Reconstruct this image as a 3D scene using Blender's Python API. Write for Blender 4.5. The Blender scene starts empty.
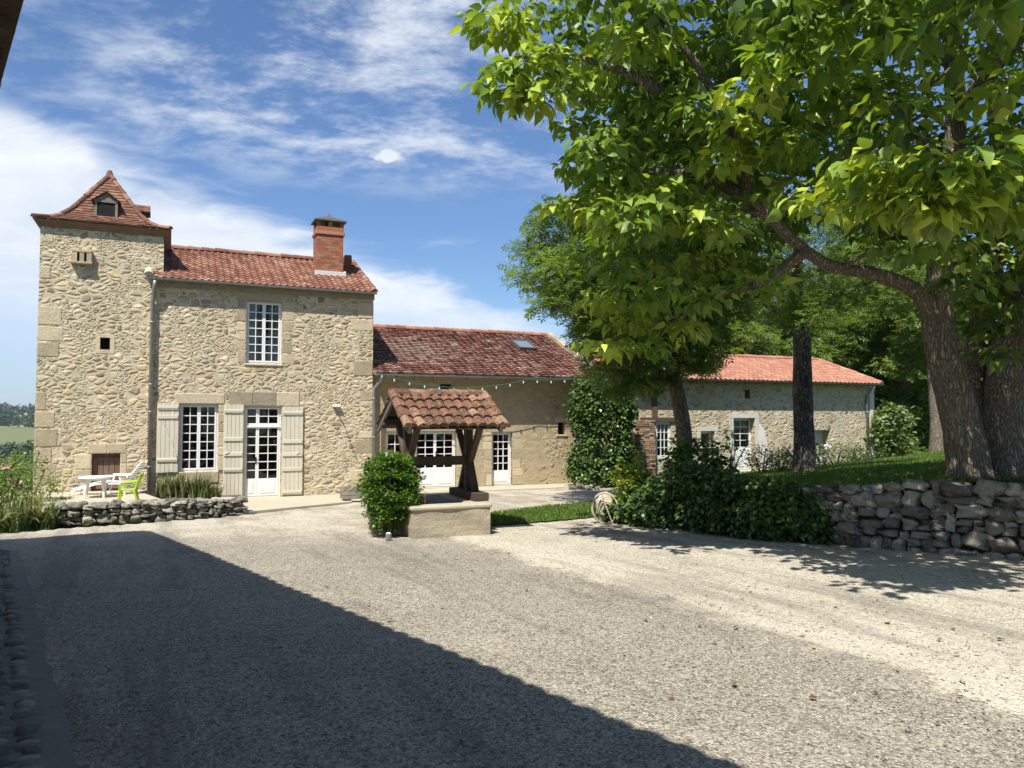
import bpy, math, random
import numpy as np
from mathutils import Vector, Matrix
rnd = random.Random(7)
R = math.radians
# ------------------------------------------------------------ camera, world, sun
scene = bpy.context.scene
CAMZ = 2.09
PITCH = math.atan(36 / 770)
cam_d = bpy.data.cameras.new('camera'); cam = bpy.data.objects.new('camera', cam_d)
scene.collection.objects.link(cam)
cam_d.sensor_width = 36; cam_d.lens = 770 / 1024 * 36
cam_d.clip_start = 0.05; cam_d.clip_end = 9000
cam.location = (0, 0, CAMZ); cam.rotation_euler = (math.pi / 2 + PITCH, 0, 0)
scene.camera = cam
SUN = Vector((.237, .598, -1.0)).normalized()        # direction the light travels
sd = bpy.data.lights.new('sun', 'SUN'); so = bpy.data.objects.new('sun', sd); scene.collection.objects.link(so)
sd.energy = 5.0; sd.angle = R(.5); sd.color = (1.0, .95, .87)
so.rotation_euler = SUN.to_track_quat('-Z', 'Y').to_euler()
scene.view_settings.view_transform = 'Standard'; scene.view_settings.look = 'None'
scene.view_settings.exposure = 0.60; scene.view_settings.gamma = 1
try: scene.view_settings.use_curve_mapping = False
except Exception: pass

class NT:
    """tiny node helper"""
    def __init__(s, tree): s.t = tree; s.n = tree.nodes; s.l = tree.links
    def new(s, typ, **kw):
        n = s.n.new(typ)
        for k, v in kw.items(): setattr(n, k, v)
        return n
    def put(s, sock, v):
        if v is None: return
        if isinstance(v, bpy.types.NodeSocket): s.l.new(v, sock)
        else:
            if sock.type == 'RGBA' and not hasattr(v, '__len__'): v = (v, v, v, 1)
            if sock.type == 'RGBA' and len(v) == 3: v = (*v, 1)
            sock.default_value = v
    def math(s, op, a, b=None, c=None, clamp=False):
        n = s.new('ShaderNodeMath', operation=op, use_clamp=clamp)
        s.put(n.inputs[0], a); s.put(n.inputs[1], b); s.put(n.inputs[2], c); return n.outputs[0]
    def vmath(s, op, a, b=None):
        n = s.new('ShaderNodeVectorMath', operation=op); s.put(n.inputs[0], a); s.put(n.inputs[1], b); return n.outputs[0]
    def mix(s, f, a, b, mode='MIX'):
        n = s.new('ShaderNodeMix', data_type='RGBA', blend_type=mode)
        s.put(n.inputs[0], f); s.put(n.inputs[6], a); s.put(n.inputs[7], b); return n.outputs[2]
    def ramp(s, f, stops, interp='LINEAR'):
        n = s.new('ShaderNodeValToRGB'); e = n.color_ramp; e.interpolation = interp
        while len(e.elements) < len(stops): e.elements.new(.5)
        for el, (p, c) in zip(e.elements, stops):
            el.position = p; el.color = (*c, 1) if hasattr(c, '__len__') else (c, c, c, 1)
        s.put(n.inputs[0], f); return n.outputs[0]
    def smooth(s, v, a, b):
        n = s.new('ShaderNodeMapRange', interpolation_type='SMOOTHSTEP')
        s.put(n.inputs[0], v); s.put(n.inputs[1], a); s.put(n.inputs[2], b); return n.outputs[0]
    def noise(s, vec, scale, detail=3, rough=.55, dist=0.0, dim='3D'):
        n = s.new('ShaderNodeTexNoise', noise_dimensions=dim)
        s.put(n.inputs['Vector'], vec); n.inputs['Scale'].default_value = scale; n.inputs['Detail'].default_value = detail
        n.inputs['Roughness'].default_value = rough; n.inputs['Distortion'].default_value = dist; return n.outputs[0], n.outputs[1]
    def mapping(s, vec, scale=(1, 1, 1), rot=(0, 0, 0), loc=(0, 0, 0)):
        n = s.new('ShaderNodeMapping'); s.put(n.inputs[0], vec); n.inputs[1].default_value = loc
        n.inputs[2].default_value = rot; n.inputs[3].default_value = scale; return n.outputs[0]

world = bpy.data.worlds.new('World'); scene.world = world; world.use_nodes = True
w = NT(world.node_tree); w.n.clear()
sky = w.new('ShaderNodeTexSky', sky_type='NISHITA'); sky.sun_disc = False
sky.sun_elevation = R(57.2); sky.sun_rotation = R(201.6); sky.altitude = 150; sky.air_density = 1.15; sky.dust_density = .35; sky.ozone_density = 2.2
tc = w.new('ShaderNodeTexCoord'); dirv = tc.outputs['Generated']
sep = w.new('ShaderNodeSeparateXYZ'); w.put(sep.inputs[0], dirv); X, Y, Z = sep.outputs
az = w.math('ARCTAN2', X, Y); el = w.math('ARCSINE', Z)
zz = w.math('ADD', w.math('MAXIMUM', Z, 0.0), .16)
comb = w.new('ShaderNodeCombineXYZ'); w.put(comb.inputs[0], w.math('DIVIDE', X, zz)); w.put(comb.inputs[1], w.math('DIVIDE', Y, zz))
P = comb.outputs[0]
wn, wc = w.noise(P, 1.1, 4, .6)
warp = w.vmath('ADD', P, w.vmath('SCALE', w.vmath('SUBTRACT', wc, (.5, .5, .5)), None))
warp.node.inputs[1].links[0].from_node.inputs[3].default_value = .9
n1, _ = w.noise(w.mapping(warp, (1.1, 1.6, 1), (0, 0, R(-32))), 1.7, 8, .58)
n2, _ = w.noise(w.mapping(P, (1.0, 1.5, 1), (0, 0, R(-30)), (3.1, 1.7, 0)), 3.6, 10, .68, .12)
n3, _ = w.noise(P, .75, 3, .5)
# the big diagonal bank of cloud
line = w.math('MULTIPLY_ADD', az, -.335, .150)
dl = w.math('ADD', w.math('SUBTRACT', line, el), w.math('MULTIPLY_ADD', n1, .13, -.065))
bank = w.math('MULTIPLY', w.smooth(dl, -.012, .045), w.smooth(dl, .44, .14))
bank = w.math('MULTIPLY', bank, w.smooth(az, .32, -.05))
# high streaks of cirrus
st = w.math('MULTIPLY', w.smooth(n2, .46, .72), w.smooth(n3, .40, .62))
hi = w.math('MULTIPLY', w.smooth(el, .26, .36), w.smooth(az, .24, .08))
bump_az = w.math('ABSOLUTE', w.math('ADD', az, .20)); streakzone = w.math('MULTIPLY_ADD', w.smooth(bump_az, .48, .12), .85, .3)
cir = w.math('MULTIPLY', w.math('MULTIPLY', w.smooth(n2, .40, .70), hi), streakzone)
low = w.math('MULTIPLY', w.smooth(n1, .5, .75), w.smooth(el, .05, .2))
# little puff
du = w.math('DIVIDE', w.math('ADD', az, .162), .023); dv = w.math('DIVIDE', w.math('SUBTRACT', el, .331), .0095)
pn, _ = w.noise(dirv, 60, 4, .6)
rr = w.math('ADD', w.math('ADD', w.math('POWER', du, 2), w.math('POWER', dv, 2)), w.math('MULTIPLY_ADD', pn, 2.2, -1.1))
puff = w.smooth(rr, 1.25, .35)
hz = w.math('MULTIPLY', w.smooth(el, .17, .0), .38)
m = w.math('MAXIMUM', w.math('MULTIPLY', bank, .95), w.math('MULTIPLY', cir, .72))
m = w.math('MAXIMUM', m, w.math('MULTIPLY', w.math('MULTIPLY', st, low), .6))
m = w.math('MAXIMUM', m, w.math('MULTIPLY', puff, .9)); m = w.math('MAXIMUM', m, hz)
m = w.math('MULTIPLY', m, w.smooth(Z, -.01, .01))
cc = w.mix(w.smooth(n1, .3, .8), (8.5, 9.4, 10.6), (11.5, 11.8, 12.2))
hazec = w.mix(w.smooth(el, .0, .2), (6.6, 8.6, 11.5), cc)
skyc = w.mix(1.0, sky.outputs[0], (.98, 1.20, 1.50), 'MULTIPLY')
colr = w.mix(m, skyc, hazec)
bg = w.new('ShaderNodeBackground'); w.put(bg.inputs[0], colr); bg.inputs[1].default_value = .060
out = w.new('ShaderNodeOutputWorld'); w.l.new(bg.outputs[0], out.inputs[0])

# ------------------------------------------------------------ materials
def material(name):
    m = bpy.data.materials.new(name); m.use_nodes = True
    t = NT(m.node_tree); bs = t.n['Principled BSDF']; bs.inputs['Specular IOR Level'].default_value = .25
    return m, t, bs
def bump(t, bs, h, dist, strength=1.0, nrm=None):
    b = t.new('ShaderNodeBump'); b.inputs['Distance'].default_value = dist; b.inputs['Strength'].default_value = strength
    t.put(b.inputs['Height'], h); t.l.new(b.outputs[0], bs.inputs['Normal']); return b
def attr(t, name='rnd'):
    return t.new('ShaderNodeAttribute', attribute_name=name).outputs['Fac']

def stone_mat(name, size, cols, mortar, depth, warp=.10, mwidth=.06, patch=None, rough_scale=1.0):
    m, t, bs = material(name); o = t.new('ShaderNodeTexCoord').outputs['Object']
    _, nc = t.noise(o, 3.2, 3, .6)
    sc = t.new('ShaderNodeVectorMath', operation='SCALE'); t.put(sc.inputs[0], t.vmath('SUBTRACT', nc, (.5, .5, .5))); sc.inputs[3].default_value = warp * 3
    v = t.vmath('ADD', o, sc.outputs[0])
    mp = t.mapping(v, (1 / size[0], .35, 1 / size[1]))
    a = t.new('ShaderNodeTexVoronoi', feature='F1'); t.put(a.inputs['Vector'], mp); a.inputs['Scale'].default_value = 1
    e = t.new('ShaderNodeTexVoronoi', feature='DISTANCE_TO_EDGE'); t.put(e.inputs['Vector'], mp); e.inputs['Scale'].default_value = 1
    # a second, smaller layer of stones fills parts of the wall
    mp2 = t.mapping(v, (2.1 / size[0], .5, 1.9 / size[1]), loc=(3.3, 1, 7.1))
    a2 = t.new('ShaderNodeTexVoronoi', feature='F1'); t.put(a2.inputs['Vector'], mp2); a2.inputs['Scale'].default_value = 1
    e2 = t.new('ShaderNodeTexVoronoi', feature='DISTANCE_TO_EDGE'); t.put(e2.inputs['Vector'], mp2); e2.inputs['Scale'].default_value = 1
    pick, _ = t.noise(o, 1.3, 2, .5); pk = t.math('GREATER_THAN', pick, .53)
    cell = t.mix(pk, a.outputs['Color'], a2.outputs['Color'])
    edge = t.mix(pk, e.outputs['Distance'], e2.outputs['Distance'])
    sp = t.new('ShaderNodeSeparateColor'); t.put(sp.inputs[0], cell)
    col = t.ramp(sp.outputs[0], cols)
    val = t.math('MULTIPLY_ADD', sp.outputs[1], .5, .76)
    vv = t.new('ShaderNodeCombineXYZ'); [t.put(vv.inputs[i], val) for i in range(3)]
    col = t.mix(1.0, col, vv.outputs[0], 'MULTIPLY')
    fn, _ = t.noise(o, 26, 4, .7); mn, _ = t.noise(o, 5, 4, .6)
    col = t.mix(t.math('MULTIPLY', t.smooth(fn, .45, .75), .35), col, tuple(c * .62 for c in cols[0][1]))
    mw = t.math('MULTIPLY_ADD', mn, mwidth * 1.6, mwidth * .2)
    mask = t.smooth(t.math('SUBTRACT', edge, mw), -.02, .06)
    mcol = t.mix(t.smooth(fn, .3, .7), mortar, tuple(c * .8 for c in mortar))
    col = t.mix(mask, mcol, col)
    h = t.math('MULTIPLY_ADD', t.smooth(edge, .0, .34), 1.0, t.math('MULTIPLY', sp.outputs[2], .55))
    h = t.math('MULTIPLY', h, t.math('MULTIPLY_ADD', mask, .8, .2))
    if patch:
        pn, _ = t.noise(o, patch[0], 4, .62); pm = t.smooth(pn, patch[1] - .06, patch[1] + .06)
        pc = t.mix(t.smooth(mn, .35, .7), patch[2], tuple(c * .8 for c in patch[2]))
        col = t.mix(t.math('MULTIPLY', pm, .85), col, pc); h = t.math('MULTIPLY', h, t.math('MULTIPLY_ADD', pm, -.8, 1))
    ln, _ = t.noise(o, .8, 5, .65)
    col = t.mix(t.math('MULTIPLY', t.smooth(ln, .5, .72), .32), col, (.26, .225, .165), 'MIX')
    h = t.math('ADD', h, t.math('MULTIPLY', fn, .6)); h = t.math('ADD', h, t.math('MULTIPLY', mn, .35))
    t.put(bs.inputs['Base Color'], col); bs.inputs['Roughness'].default_value = .92
    bump(t, bs, h, depth)
    return m
M = {}
M['house_stone'] = stone_mat('house_stone', (.225, .125),
    [(0, (.27, .215, .14)), (.25, (.45, .355, .205)), (.5, (.53, .435, .265)), (.75, (.38, .335, .25)), (1, (.58, .50, .345))], (.60, .515, .365), .024, warp=.065, mwidth=.085)
M['cottage_stone'] = stone_mat('cottage_stone', (.42, .24),
    [(0, (.30, .235, .15)), (.4, (.42, .34, .21)), (.7, (.37, .30, .20)), (1, (.52, .43, .28))], (.46, .375, .245), .035, mwidth=.14, patch=(.9, .42, (.43, .35, .225)))
M['barn_stone'] = stone_mat('barn_stone', (.23, .135),
    [(0, (.29, .24, .165)), (.4, (.47, .39, .26)), (.7, (.40, .34, .24)), (1, (.56, .48, .34))], (.58, .49, .34), .026, mwidth=.13, patch=(.6, .60, (.55, .49, .38)))
M['well_stone'] = stone_mat('well_stone', (.5, .26),
    [(0, (.34, .29, .2)), (.5, (.44, .38, .27)), (1, (.5, .42, .28))], (.44, .39, .29), .03, mwidth=.25, patch=(1.6, .40, (.40, .345, .25)))

def plain_stone(name, cols, scale=6, bd=.012, attr_mix=True, lichen=.4, depth_noise=14):
    m, t, bs = material(name); o = t.new('ShaderNodeTexCoord').outputs['Object']
    r = attr(t); n, _ = t.noise(o, scale, 6, .65); f, _ = t.noise(o, depth_noise * 3, 4, .7); l, _ = t.noise(o, scale * .6, 5, .7)
    c = t.ramp(t.math('MULTIPLY_ADD', n, .9, t.math('MULTIPLY_ADD', r, .5, -.2)), cols)
    c = t.mix(t.math('MULTIPLY', t.smooth(l, .52, .7), lichen), c, tuple(x * .45 for x in cols[0][1]))
    v = t.math('MULTIPLY_ADD', r, .22, .86); vv = t.new('ShaderNodeCombineXYZ'); [t.put(vv.inputs[i], v) for i in range(3)]
    c = t.mix(1.0, c, vv.outputs[0], 'MULTIPLY')
    t.put(bs.inputs['Base Color'], c); bs.inputs['Roughness'].default_value = .9
    d, _ = t.noise(o, depth_noise, 6, .7)
    bump(t, bs, t.math('ADD', d, t.math('MULTIPLY', f, .5)), bd)
    return m
M['ashlar'] = plain_stone('ashlar', [(.15, (.36, .30, .20)), (.5, (.48, .40, .265)), (.85, (.56, .48, .335))], 5, .018, lichen=.3)
M['grey_ashlar'] = plain_stone('grey_ashlar', [(.15, (.29, .25, .18)), (.5, (.40, .35, .25)), (.85, (.50, .43, .31))], 5, .02, lichen=.45)
M['dry_stone'] = plain_stone('dry_stone', [(.1, (.12, .108, .088)), (.45, (.30, .275, .225)), (.7, (.43, .40, .335)), (1, (.64, .61, .54))], 9, .05, lichen=.85)
M['core'] = plain_stone('core', [(.1, (.05, .045, .035)), (1, (.12, .1, .075))], 7, .03)
M['slab'] = plain_stone('slab', [(.1, (.33, .29, .21)), (.5, (.45, .405, .305)), (1, (.54, .49, .38))], 2, .015, lichen=.2)
M['cobble'] = plain_stone('cobble', [(.1, (.10, .088, .075)), (.5, (.23, .205, .17)), (1, (.38, .34, .29))], 9, .004, lichen=.2)
M['cement'] = plain_stone('cement', [(.1, (.15, .14, .12)), (.5, (.21, .20, .175)), (1, (.29, .275, .24))], 6, .012, lichen=.2)

def tile_mat(name, cols, stain, stain_amt, lichen=None, scale=1.0, rough=.85):
    m, t, bs = material(name); o = t.new('ShaderNodeTexCoord').outputs['Object']; r = attr(t)
    n, _ = t.noise(o, 1.2 * scale, 4, .6); f, _ = t.noise(o, 22 * scale, 5, .7); g, _ = t.noise(o, 6 * scale, 5, .7)
    c = t.ramp(t.math('MULTIPLY_ADD', n, .35, t.math('MULTIPLY_ADD', r, .9, -.13)), cols)
    c = t.mix(t.math('MULTIPLY', t.smooth(g, .45, .68), stain_amt), c, stain)
    if lichen:
        l, _ = t.noise(t.mapping(o, loc=(4, 5, 6)), 9 * scale, 5, .75)
        c = t.mix(t.math('MULTIPLY', t.smooth(l, lichen[1], lichen[1] + .06), .9), c, lichen[0])
        l2, _ = t.noise(t.mapping(o, loc=(14, 5, 6)), 13 * scale, 4, .7)
        c = t.mix(t.math('MULTIPLY', t.smooth(l2, .60, .66), .8), c, lichen[2])
    c = t.mix(t.math('MULTIPLY', t.smooth(f, .5, .8), .3), c, tuple(x * .4 for x in stain))
    t.put(bs.inputs['Base Color'], c); bs.inputs['Roughness'].default_value = rough
    bump(t, bs, f, .006)
    return m
M['house_tile'] = tile_mat('house_tile', [(0, (.16, .07, .045)), (.4, (.24, .105, .068)), (.7, (.29, .145, .095)), (1, (.37, .23, .16))], (.20, .09, .055), .4)
M['tower_tile'] = tile_mat('tower_tile', [(0, (.10, .055, .038)), (.4, (.18, .085, .055)), (.75, (.24, .115, .07)), (1, (.32, .18, .12))], (.12, .08, .058), .6)
M['cottage_tile'] = tile_mat('cottage_tile', [(0, (.13, .06, .045)), (.35, (.20, .085, .06)), (.65, (.28, .14, .10)), (.85, (.40, .26, .2)), (1, (.55, .46, .38))], (.13, .075, .06), .55, ((.50, .46, .40), .57, (.36, .12, .08)))
M['barn_tile'] = tile_mat('barn_tile', [(0, (.32, .145, .095)), (.5, (.39, .19, .125)), (1, (.46, .255, .175))], (.36, .15, .09), .25)
M['well_tile'] = tile_mat('well_tile', [(0, (.09, .055, .04)), (.4, (.17, .08, .055)), (.7, (.22, .115, .08)), (1, (.32, .21, .15))], (.05, .042, .034), 1.0, ((.40, .20, .05), .555, (.33, .30, .24)), 2.4)
M['brick'] = tile_mat('brick', [(0, (.25, .095, .055)), (.5, (.34, .14, .08)), (1, (.42, .21, .13))], (.2, .09, .06), .45)

def wood_mat(name, cols, scale=(1, 1, .12), bd=.006, rough=.85):
    m, t, bs = material(name); o = t.new('ShaderNodeTexCoord').outputs['Object']; r = attr(t)
    n, _ = t.noise(t.mapping(o, scale), 28, 5, .7); b, _ = t.noise(o, 3, 4, .6)
    c = t.ramp(t.math('MULTIPLY_ADD', r, .3, t.math('MULTIPLY_ADD', n, .6, t.math('MULTIPLY', b, .3))), cols)
    t.put(bs.inputs['Base Color'], c); bs.inputs['Roughness'].default_value = rough
    bump(t, bs, n, bd); return m
M['oak'] = wood_mat('oak', [(.2, (.035, .024, .016)), (.6, (.085, .06, .042)), (1, (.17, .13, .095))], (.3, .3, .3))
M['grey_wood'] = wood_mat('grey_wood', [(.2, (.12, .105, .085)), (.6, (.22, .195, .16)), (1, (.34, .30, .25))], (.3, .3, .3))
M['hatch_wood'] = wood_mat('hatch_wood', [(.2, (.09, .055, .035)), (.6, (.17, .11, .075)), (1, (.27, .20, .15))])
M['shutter'] = wood_mat('shutter', [(.1, (.46, .42, .32)), (.5, (.56, .52, .41)), (1, (.64, .60, .49))], (1, 1, .12), .003, .6)

def bark_mat(name, cols, s=1.0):
    m, t, bs = material(name); o = t.new('ShaderNodeTexCoord').outputs['Object']
    _, nc = t.noise(o, 2.5, 3, .6)
    v = t.mapping(t.vmath('ADD', o, t.vmath('MULTIPLY', nc, (.25, .25, .5))), (1, 1, .09))
    vo = t.new('ShaderNodeTexVoronoi', feature='DISTANCE_TO_EDGE'); t.put(vo.inputs['Vector'], v); vo.inputs['Scale'].default_value = 17 * s
    n, _ = t.noise(v, 30 * s, 5, .7); l, _ = t.noise(o, 3.2, 5, .7)
    h = t.math('MULTIPLY_ADD', t.smooth(vo.outputs[0], 0, .3), .9, t.math('MULTIPLY', n, .6))
    c = t.ramp(h, cols); c = t.mix(t.math('MULTIPLY', t.smooth(l, .55, .66), .65), c, (.27, .27, .225))
    t.put(bs.inputs['Base Color'], c); bs.inputs['Roughness'].default_value = .95
    bump(t, bs, h, .035); return m
M['bark'] = bark_mat('bark', [(.1, (.09, .07, .052)), (.6, (.22, .175, .13)), (1, (.34, .285, .22))], 1.5)
M['dark_bark'] = bark_mat('dark_bark', [(.15, (.03, .025, .02)), (.6, (.10, .085, .07)), (1, (.20, .175, .15))], 1.3)

def leaf_mat(name, cols, trans=.35, tcol=None, rough=.45):
    m, t, bs = material(name); r = attr(t)
    c = t.ramp(r, cols); t.put(bs.inputs['Base Color'], c); bs.inputs['Roughness'].default_value = rough
    bs.inputs['Specular IOR Level'].default_value = .4
    tr = t.new('ShaderNodeBsdfTranslucent'); t.put(tr.inputs[0], t.mix(1.0, c, tcol or (1.5, 1.5, .55), 'MULTIPLY'))
    mx = t.new('ShaderNodeMixShader'); mx.inputs[0].default_value = trans
    t.l.new(bs.outputs[0], mx.inputs[1]); t.l.new(tr.outputs[0], mx.inputs[2])
    t.l.new(mx.outputs[0], t.n['Material Output'].inputs[0]); return m
M['catalpa_leaf'] = leaf_mat('catalpa_leaf', [(0, (.05, .095, .02)), (.4, (.12, .20, .034)), (.75, (.23, .34, .05)), (1, (.46, .53, .075))], .30)
M['ash_leaf'] = leaf_mat('ash_leaf', [(0, (.085, .14, .035)), (.5, (.14, .22, .055)), (1, (.21, .30, .08))], .38)
M['dark_leaf'] = leaf_mat('dark_leaf', [(0, (.03, .06, .016)), (.5, (.055, .10, .026)), (1, (.10, .15, .04))], .25)
M['wood_leaf'] = leaf_mat('wood_leaf', [(0, (.09, .14, .04)), (.5, (.16, .23, .06)), (1, (.25, .32, .09))], .42)
M['pale_leaf'] = leaf_mat('pale_leaf', [(0, (.10, .14, .05)), (.5, (.17, .23, .09)), (1, (.27, .33, .15))], .28)
M['bush_leaf'] = leaf_mat('bush_leaf', [(0, (.045, .105, .015)), (.5, (.085, .17, .022)), (1, (.15, .26, .035))], .25, rough=.3)
M['ivy_leaf'] = leaf_mat('ivy_leaf', [(0, (.035, .07, .018)), (.5, (.075, .14, .034)), (.85, (.14, .22, .05)), (1, (.26, .33, .07))], .25, rough=.35)
M['yellow_leaf'] = leaf_mat('yellow_leaf', [(0, (.10, .18, .03)), (.5, (.2, .29, .04)), (1, (.42, .42, .05))], .35)
M['iris_leaf'] = leaf_mat('iris_leaf', [(0, (.07, .10, .035)), (.6, (.13, .18, .06)), (1, (.40, .36, .18))], .2)
M['straw'] = leaf_mat('straw', [(0, (.10, .15, .04)), (.5, (.25, .26, .09)), (1, (.45, .38, .2))], .2)
M['pink'] = leaf_mat('pink', [(0, (.65, .25, .28)), (1, (.8, .45, .45))], .2, (1, 1, 1))
M['white_petal'] = leaf_mat('white_petal', [(0, (.7, .7, .68)), (1, (.8, .8, .8))], .2, (1, 1, 1))
M['grass'] = leaf_mat('grass', [(0, (.07, .13, .02)), (.6, (.13, .22, .035)), (1, (.23, .29, .07))], .35)
M['far_leaf'] = leaf_mat('far_leaf', [(0, (.025, .05, .02)), (.5, (.045, .08, .028)), (1, (.08, .12, .04))], .1)

def flat(name, col, rough=.5, metal=0.0, var=.0):
    m, t, bs = material(name); bs.inputs['Roughness'].default_value = rough; bs.inputs['Metallic'].default_value = metal
    o = t.new('ShaderNodeTexCoord').outputs['Object']; n, _ = t.noise(o, 7, 5, .65)
    t.put(bs.inputs['Base Color'], t.mix(t.smooth(n, .3, .75), col, tuple(c * (1 - var) for c in col))); return m
M['white_paint'] = flat('white_paint', (.78, .78, .76), .4, var=.06)
M['plastic_white'] = flat('plastic_white', (.82, .82, .80), .35, var=.04)
M['plastic_green'] = flat('plastic_green', (.34, .50, .03), .35, var=.04)
M['zinc'] = flat('zinc', (.30, .32, .32), .45, .55, var=.3)
M['dark_zinc'] = flat('dark_zinc', (.13, .12, .11), .6, .3, var=.3)
M['iron'] = flat('iron', (.03, .028, .026), .6, var=.3)
M['red_cloth'] = flat('red_cloth', (.26, .02, .03), .9, var=.3)
M['white_cloth'] = flat('white_cloth', (.62, .64, .62), .9, var=.2)
M['lead'] = flat('lead', (.62, .60, .58), .6, var=.2)
M['limewash'] = flat('limewash', (.60, .58, .52), .9, var=.2)
M['soffit'] = flat('soffit', (.30, .26, .2), .8, var=.3)
M['room_shade'] = flat('room_shade', (.018, .016, .014), .9)  # near-black colour stands in for shade inside rooms and openings
M['cord_green'] = flat('cord_green', (.05, .15, .10), .5)
M['bulb'] = flat('bulb', (.7, .8, .74), .2)
M['hose'] = flat('hose', (.42, .36, .26), .5, var=.2)
M['soil'] = flat('soil', (.13, .09, .06), .95, var=.4)
def glass_mat(name, tint):
    m, t, bs = material(name)
    tr = t.new('ShaderNodeBsdfTransparent'); tr.inputs[0].default_value = (*tint, 1)
    gl = t.new('ShaderNodeBsdfGlossy'); gl.inputs['Roughness'].default_value = .03
    fr = t.new('ShaderNodeFresnel'); fr.inputs[0].default_value = 1.5
    o = t.new('ShaderNodeTexCoord').outputs['Object']; n, _ = t.noise(o, 2.2, 2, .5)
    b = t.new('ShaderNodeBump'); b.inputs['Distance'].default_value = .01; t.put(b.inputs['Height'], n)
    t.l.new(b.outputs[0], gl.inputs['Normal'])
    mx = t.new('ShaderNodeMixShader'); t.put(mx.inputs[0], t.math('MULTIPLY_ADD', fr.outputs[0], 1.2, .02, clamp=True))
    t.l.new(tr.outputs[0], mx.inputs[1]); t.l.new(gl.outputs[0], mx.inputs[2])
    t.l.new(mx.outputs[0], t.n['Material Output'].inputs[0]); return m
M['glass'] = glass_mat('glass', (.75, .8, .78))
M['skylight_glass'] = flat('skylight_glass', (.35, .42, .46), .08, .6)

# gravel of the yard
def gravel_mat():
    m, t, bs = material('gravel'); o = t.new('ShaderNodeTexCoord').outputs['Object']
    sx = t.new('ShaderNodeSeparateXYZ'); t.put(sx.inputs[0], o); x, y, _z = sx.outputs
    big, _ = t.noise(o, .35, 4, .6); mid, _ = t.noise(o, 1.6, 5, .65); fine, _ = t.noise(o, 95, 3, .8)
    v = t.new('ShaderNodeTexVoronoi', feature='F1'); t.put(v.inputs['Vector'], o); v.inputs['Scale'].default_value = 78
    v2 = t.new('ShaderNodeTexVoronoi', feature='F1'); t.put(v2.inputs['Vector'], o); v2.inputs['Scale'].default_value = 38
    s1 = t.new('ShaderNodeSeparateColor'); t.put(s1.inputs[0], v.outputs['Color'])
    s2 = t.new('ShaderNodeSeparateColor'); t.put(s2.inputs[0], v2.outputs['Color'])
    pale = t.ramp(s1.outputs[0], [(0, (.31, .265, .195)), (.25, (.49, .44, .34)), (.7, (.60, .55, .435)), (1, (.72, .675, .56))])
    dark = t.ramp(s1.outputs[1], [(0, (.115, .10, .08)), (.35, (.235, .21, .165)), (.7, (.33, .30, .235)), (1, (.52, .475, .38))])
    # the windrow of loose pale gravel, left between the wheel tracks: a long curved band
    path = t.math('ADD', t.math('MULTIPLY_ADD', y, -.52, 6.0), t.math('MULTIPLY', t.math('SUBTRACT', big, .5), 1.3))
    d = t.math('SUBTRACT', x, t.math('MULTIPLY', path, 1.0))
    right = t.smooth(d, -.9, .3)
    wm = t.math('ADD', d, t.math('MULTIPLY', t.math('SUBTRACT', mid, .5), 1.3))
    band = t.math('MULTIPLY', t.smooth(wm, -.75, -.05), t.smooth(wm, 1.9, .1))
    worn = t.math('MULTIPLY', t.smooth(mid, .42, .62), .35)
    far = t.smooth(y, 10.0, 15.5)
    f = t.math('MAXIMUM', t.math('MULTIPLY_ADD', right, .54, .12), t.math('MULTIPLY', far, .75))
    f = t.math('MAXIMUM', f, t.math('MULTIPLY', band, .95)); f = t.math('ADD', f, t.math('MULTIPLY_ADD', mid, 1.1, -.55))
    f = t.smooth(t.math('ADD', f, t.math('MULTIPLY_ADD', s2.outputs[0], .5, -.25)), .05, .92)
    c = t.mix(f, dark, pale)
    st, _ = t.noise(t.mapping(t.mapping(o, (1, 1, 1), (0, 0, R(-27))), (1.7, .22, 1)), 1.1, 5, .65)
    c = t.mix(t.math('MULTIPLY', t.smooth(st, .48, .66), .45), c, (.13, .115, .1))
    br, _ = t.noise(t.mapping(o, loc=(9, 3, 0)), .6, 4, .6)
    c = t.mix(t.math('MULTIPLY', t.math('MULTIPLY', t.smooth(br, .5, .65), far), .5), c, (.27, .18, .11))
    fleck = t.math('GREATER_THAN', s2.outputs[1], .955)
    c = t.mix(t.math('MULTIPLY', fleck, .6), c, (.06, .05, .04))
    t.put(bs.inputs['Base Color'], c); bs.inputs['Roughness'].default_value = .95
    h = t.math('ADD', t.math('MULTIPLY', v.outputs['Distance'], -.8), t.math('MULTIPLY', s1.outputs[2], .6))
    h = t.math('ADD', h, t.math('MULTIPLY', v2.outputs['Distance'], -.6)); h = t.math('ADD', h, t.math('MULTIPLY', fine, .3))
    bump(t, bs, h, .009); return m
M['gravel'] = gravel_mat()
m_, t_, b_ = material('pebbles'); t_.put(b_.inputs['Base Color'], t_.ramp(attr(t_), [(0, (.12, .105, .09)), (.4, (.27, .245, .2)), (.8, (.45, .42, .36)), (1, (.62, .6, .54))])); b_.inputs['Roughness'].default_value = .9; M['pebble'] = m_
# lawn soil under the blades
m_, t_, b_ = material('lawn'); o_ = t_.new('ShaderNodeTexCoord').outputs['Object']; n_, _ = t_.noise(o_, 1.5, 5, .7); f_, _ = t_.noise(o_, 30, 4, .7)
t_.put(b_.inputs['Base Color'], t_.mix(t_.smooth(f_, .3, .7), t_.ramp(n_, [(.3, (.05, .10, .018)), (.7, (.10, .16, .03))]), (.04, .06, .015))); b_.inputs['Roughness'].default_value = 1; bump(t_, b_, f_, .03); M['lawn'] = m_
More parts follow.
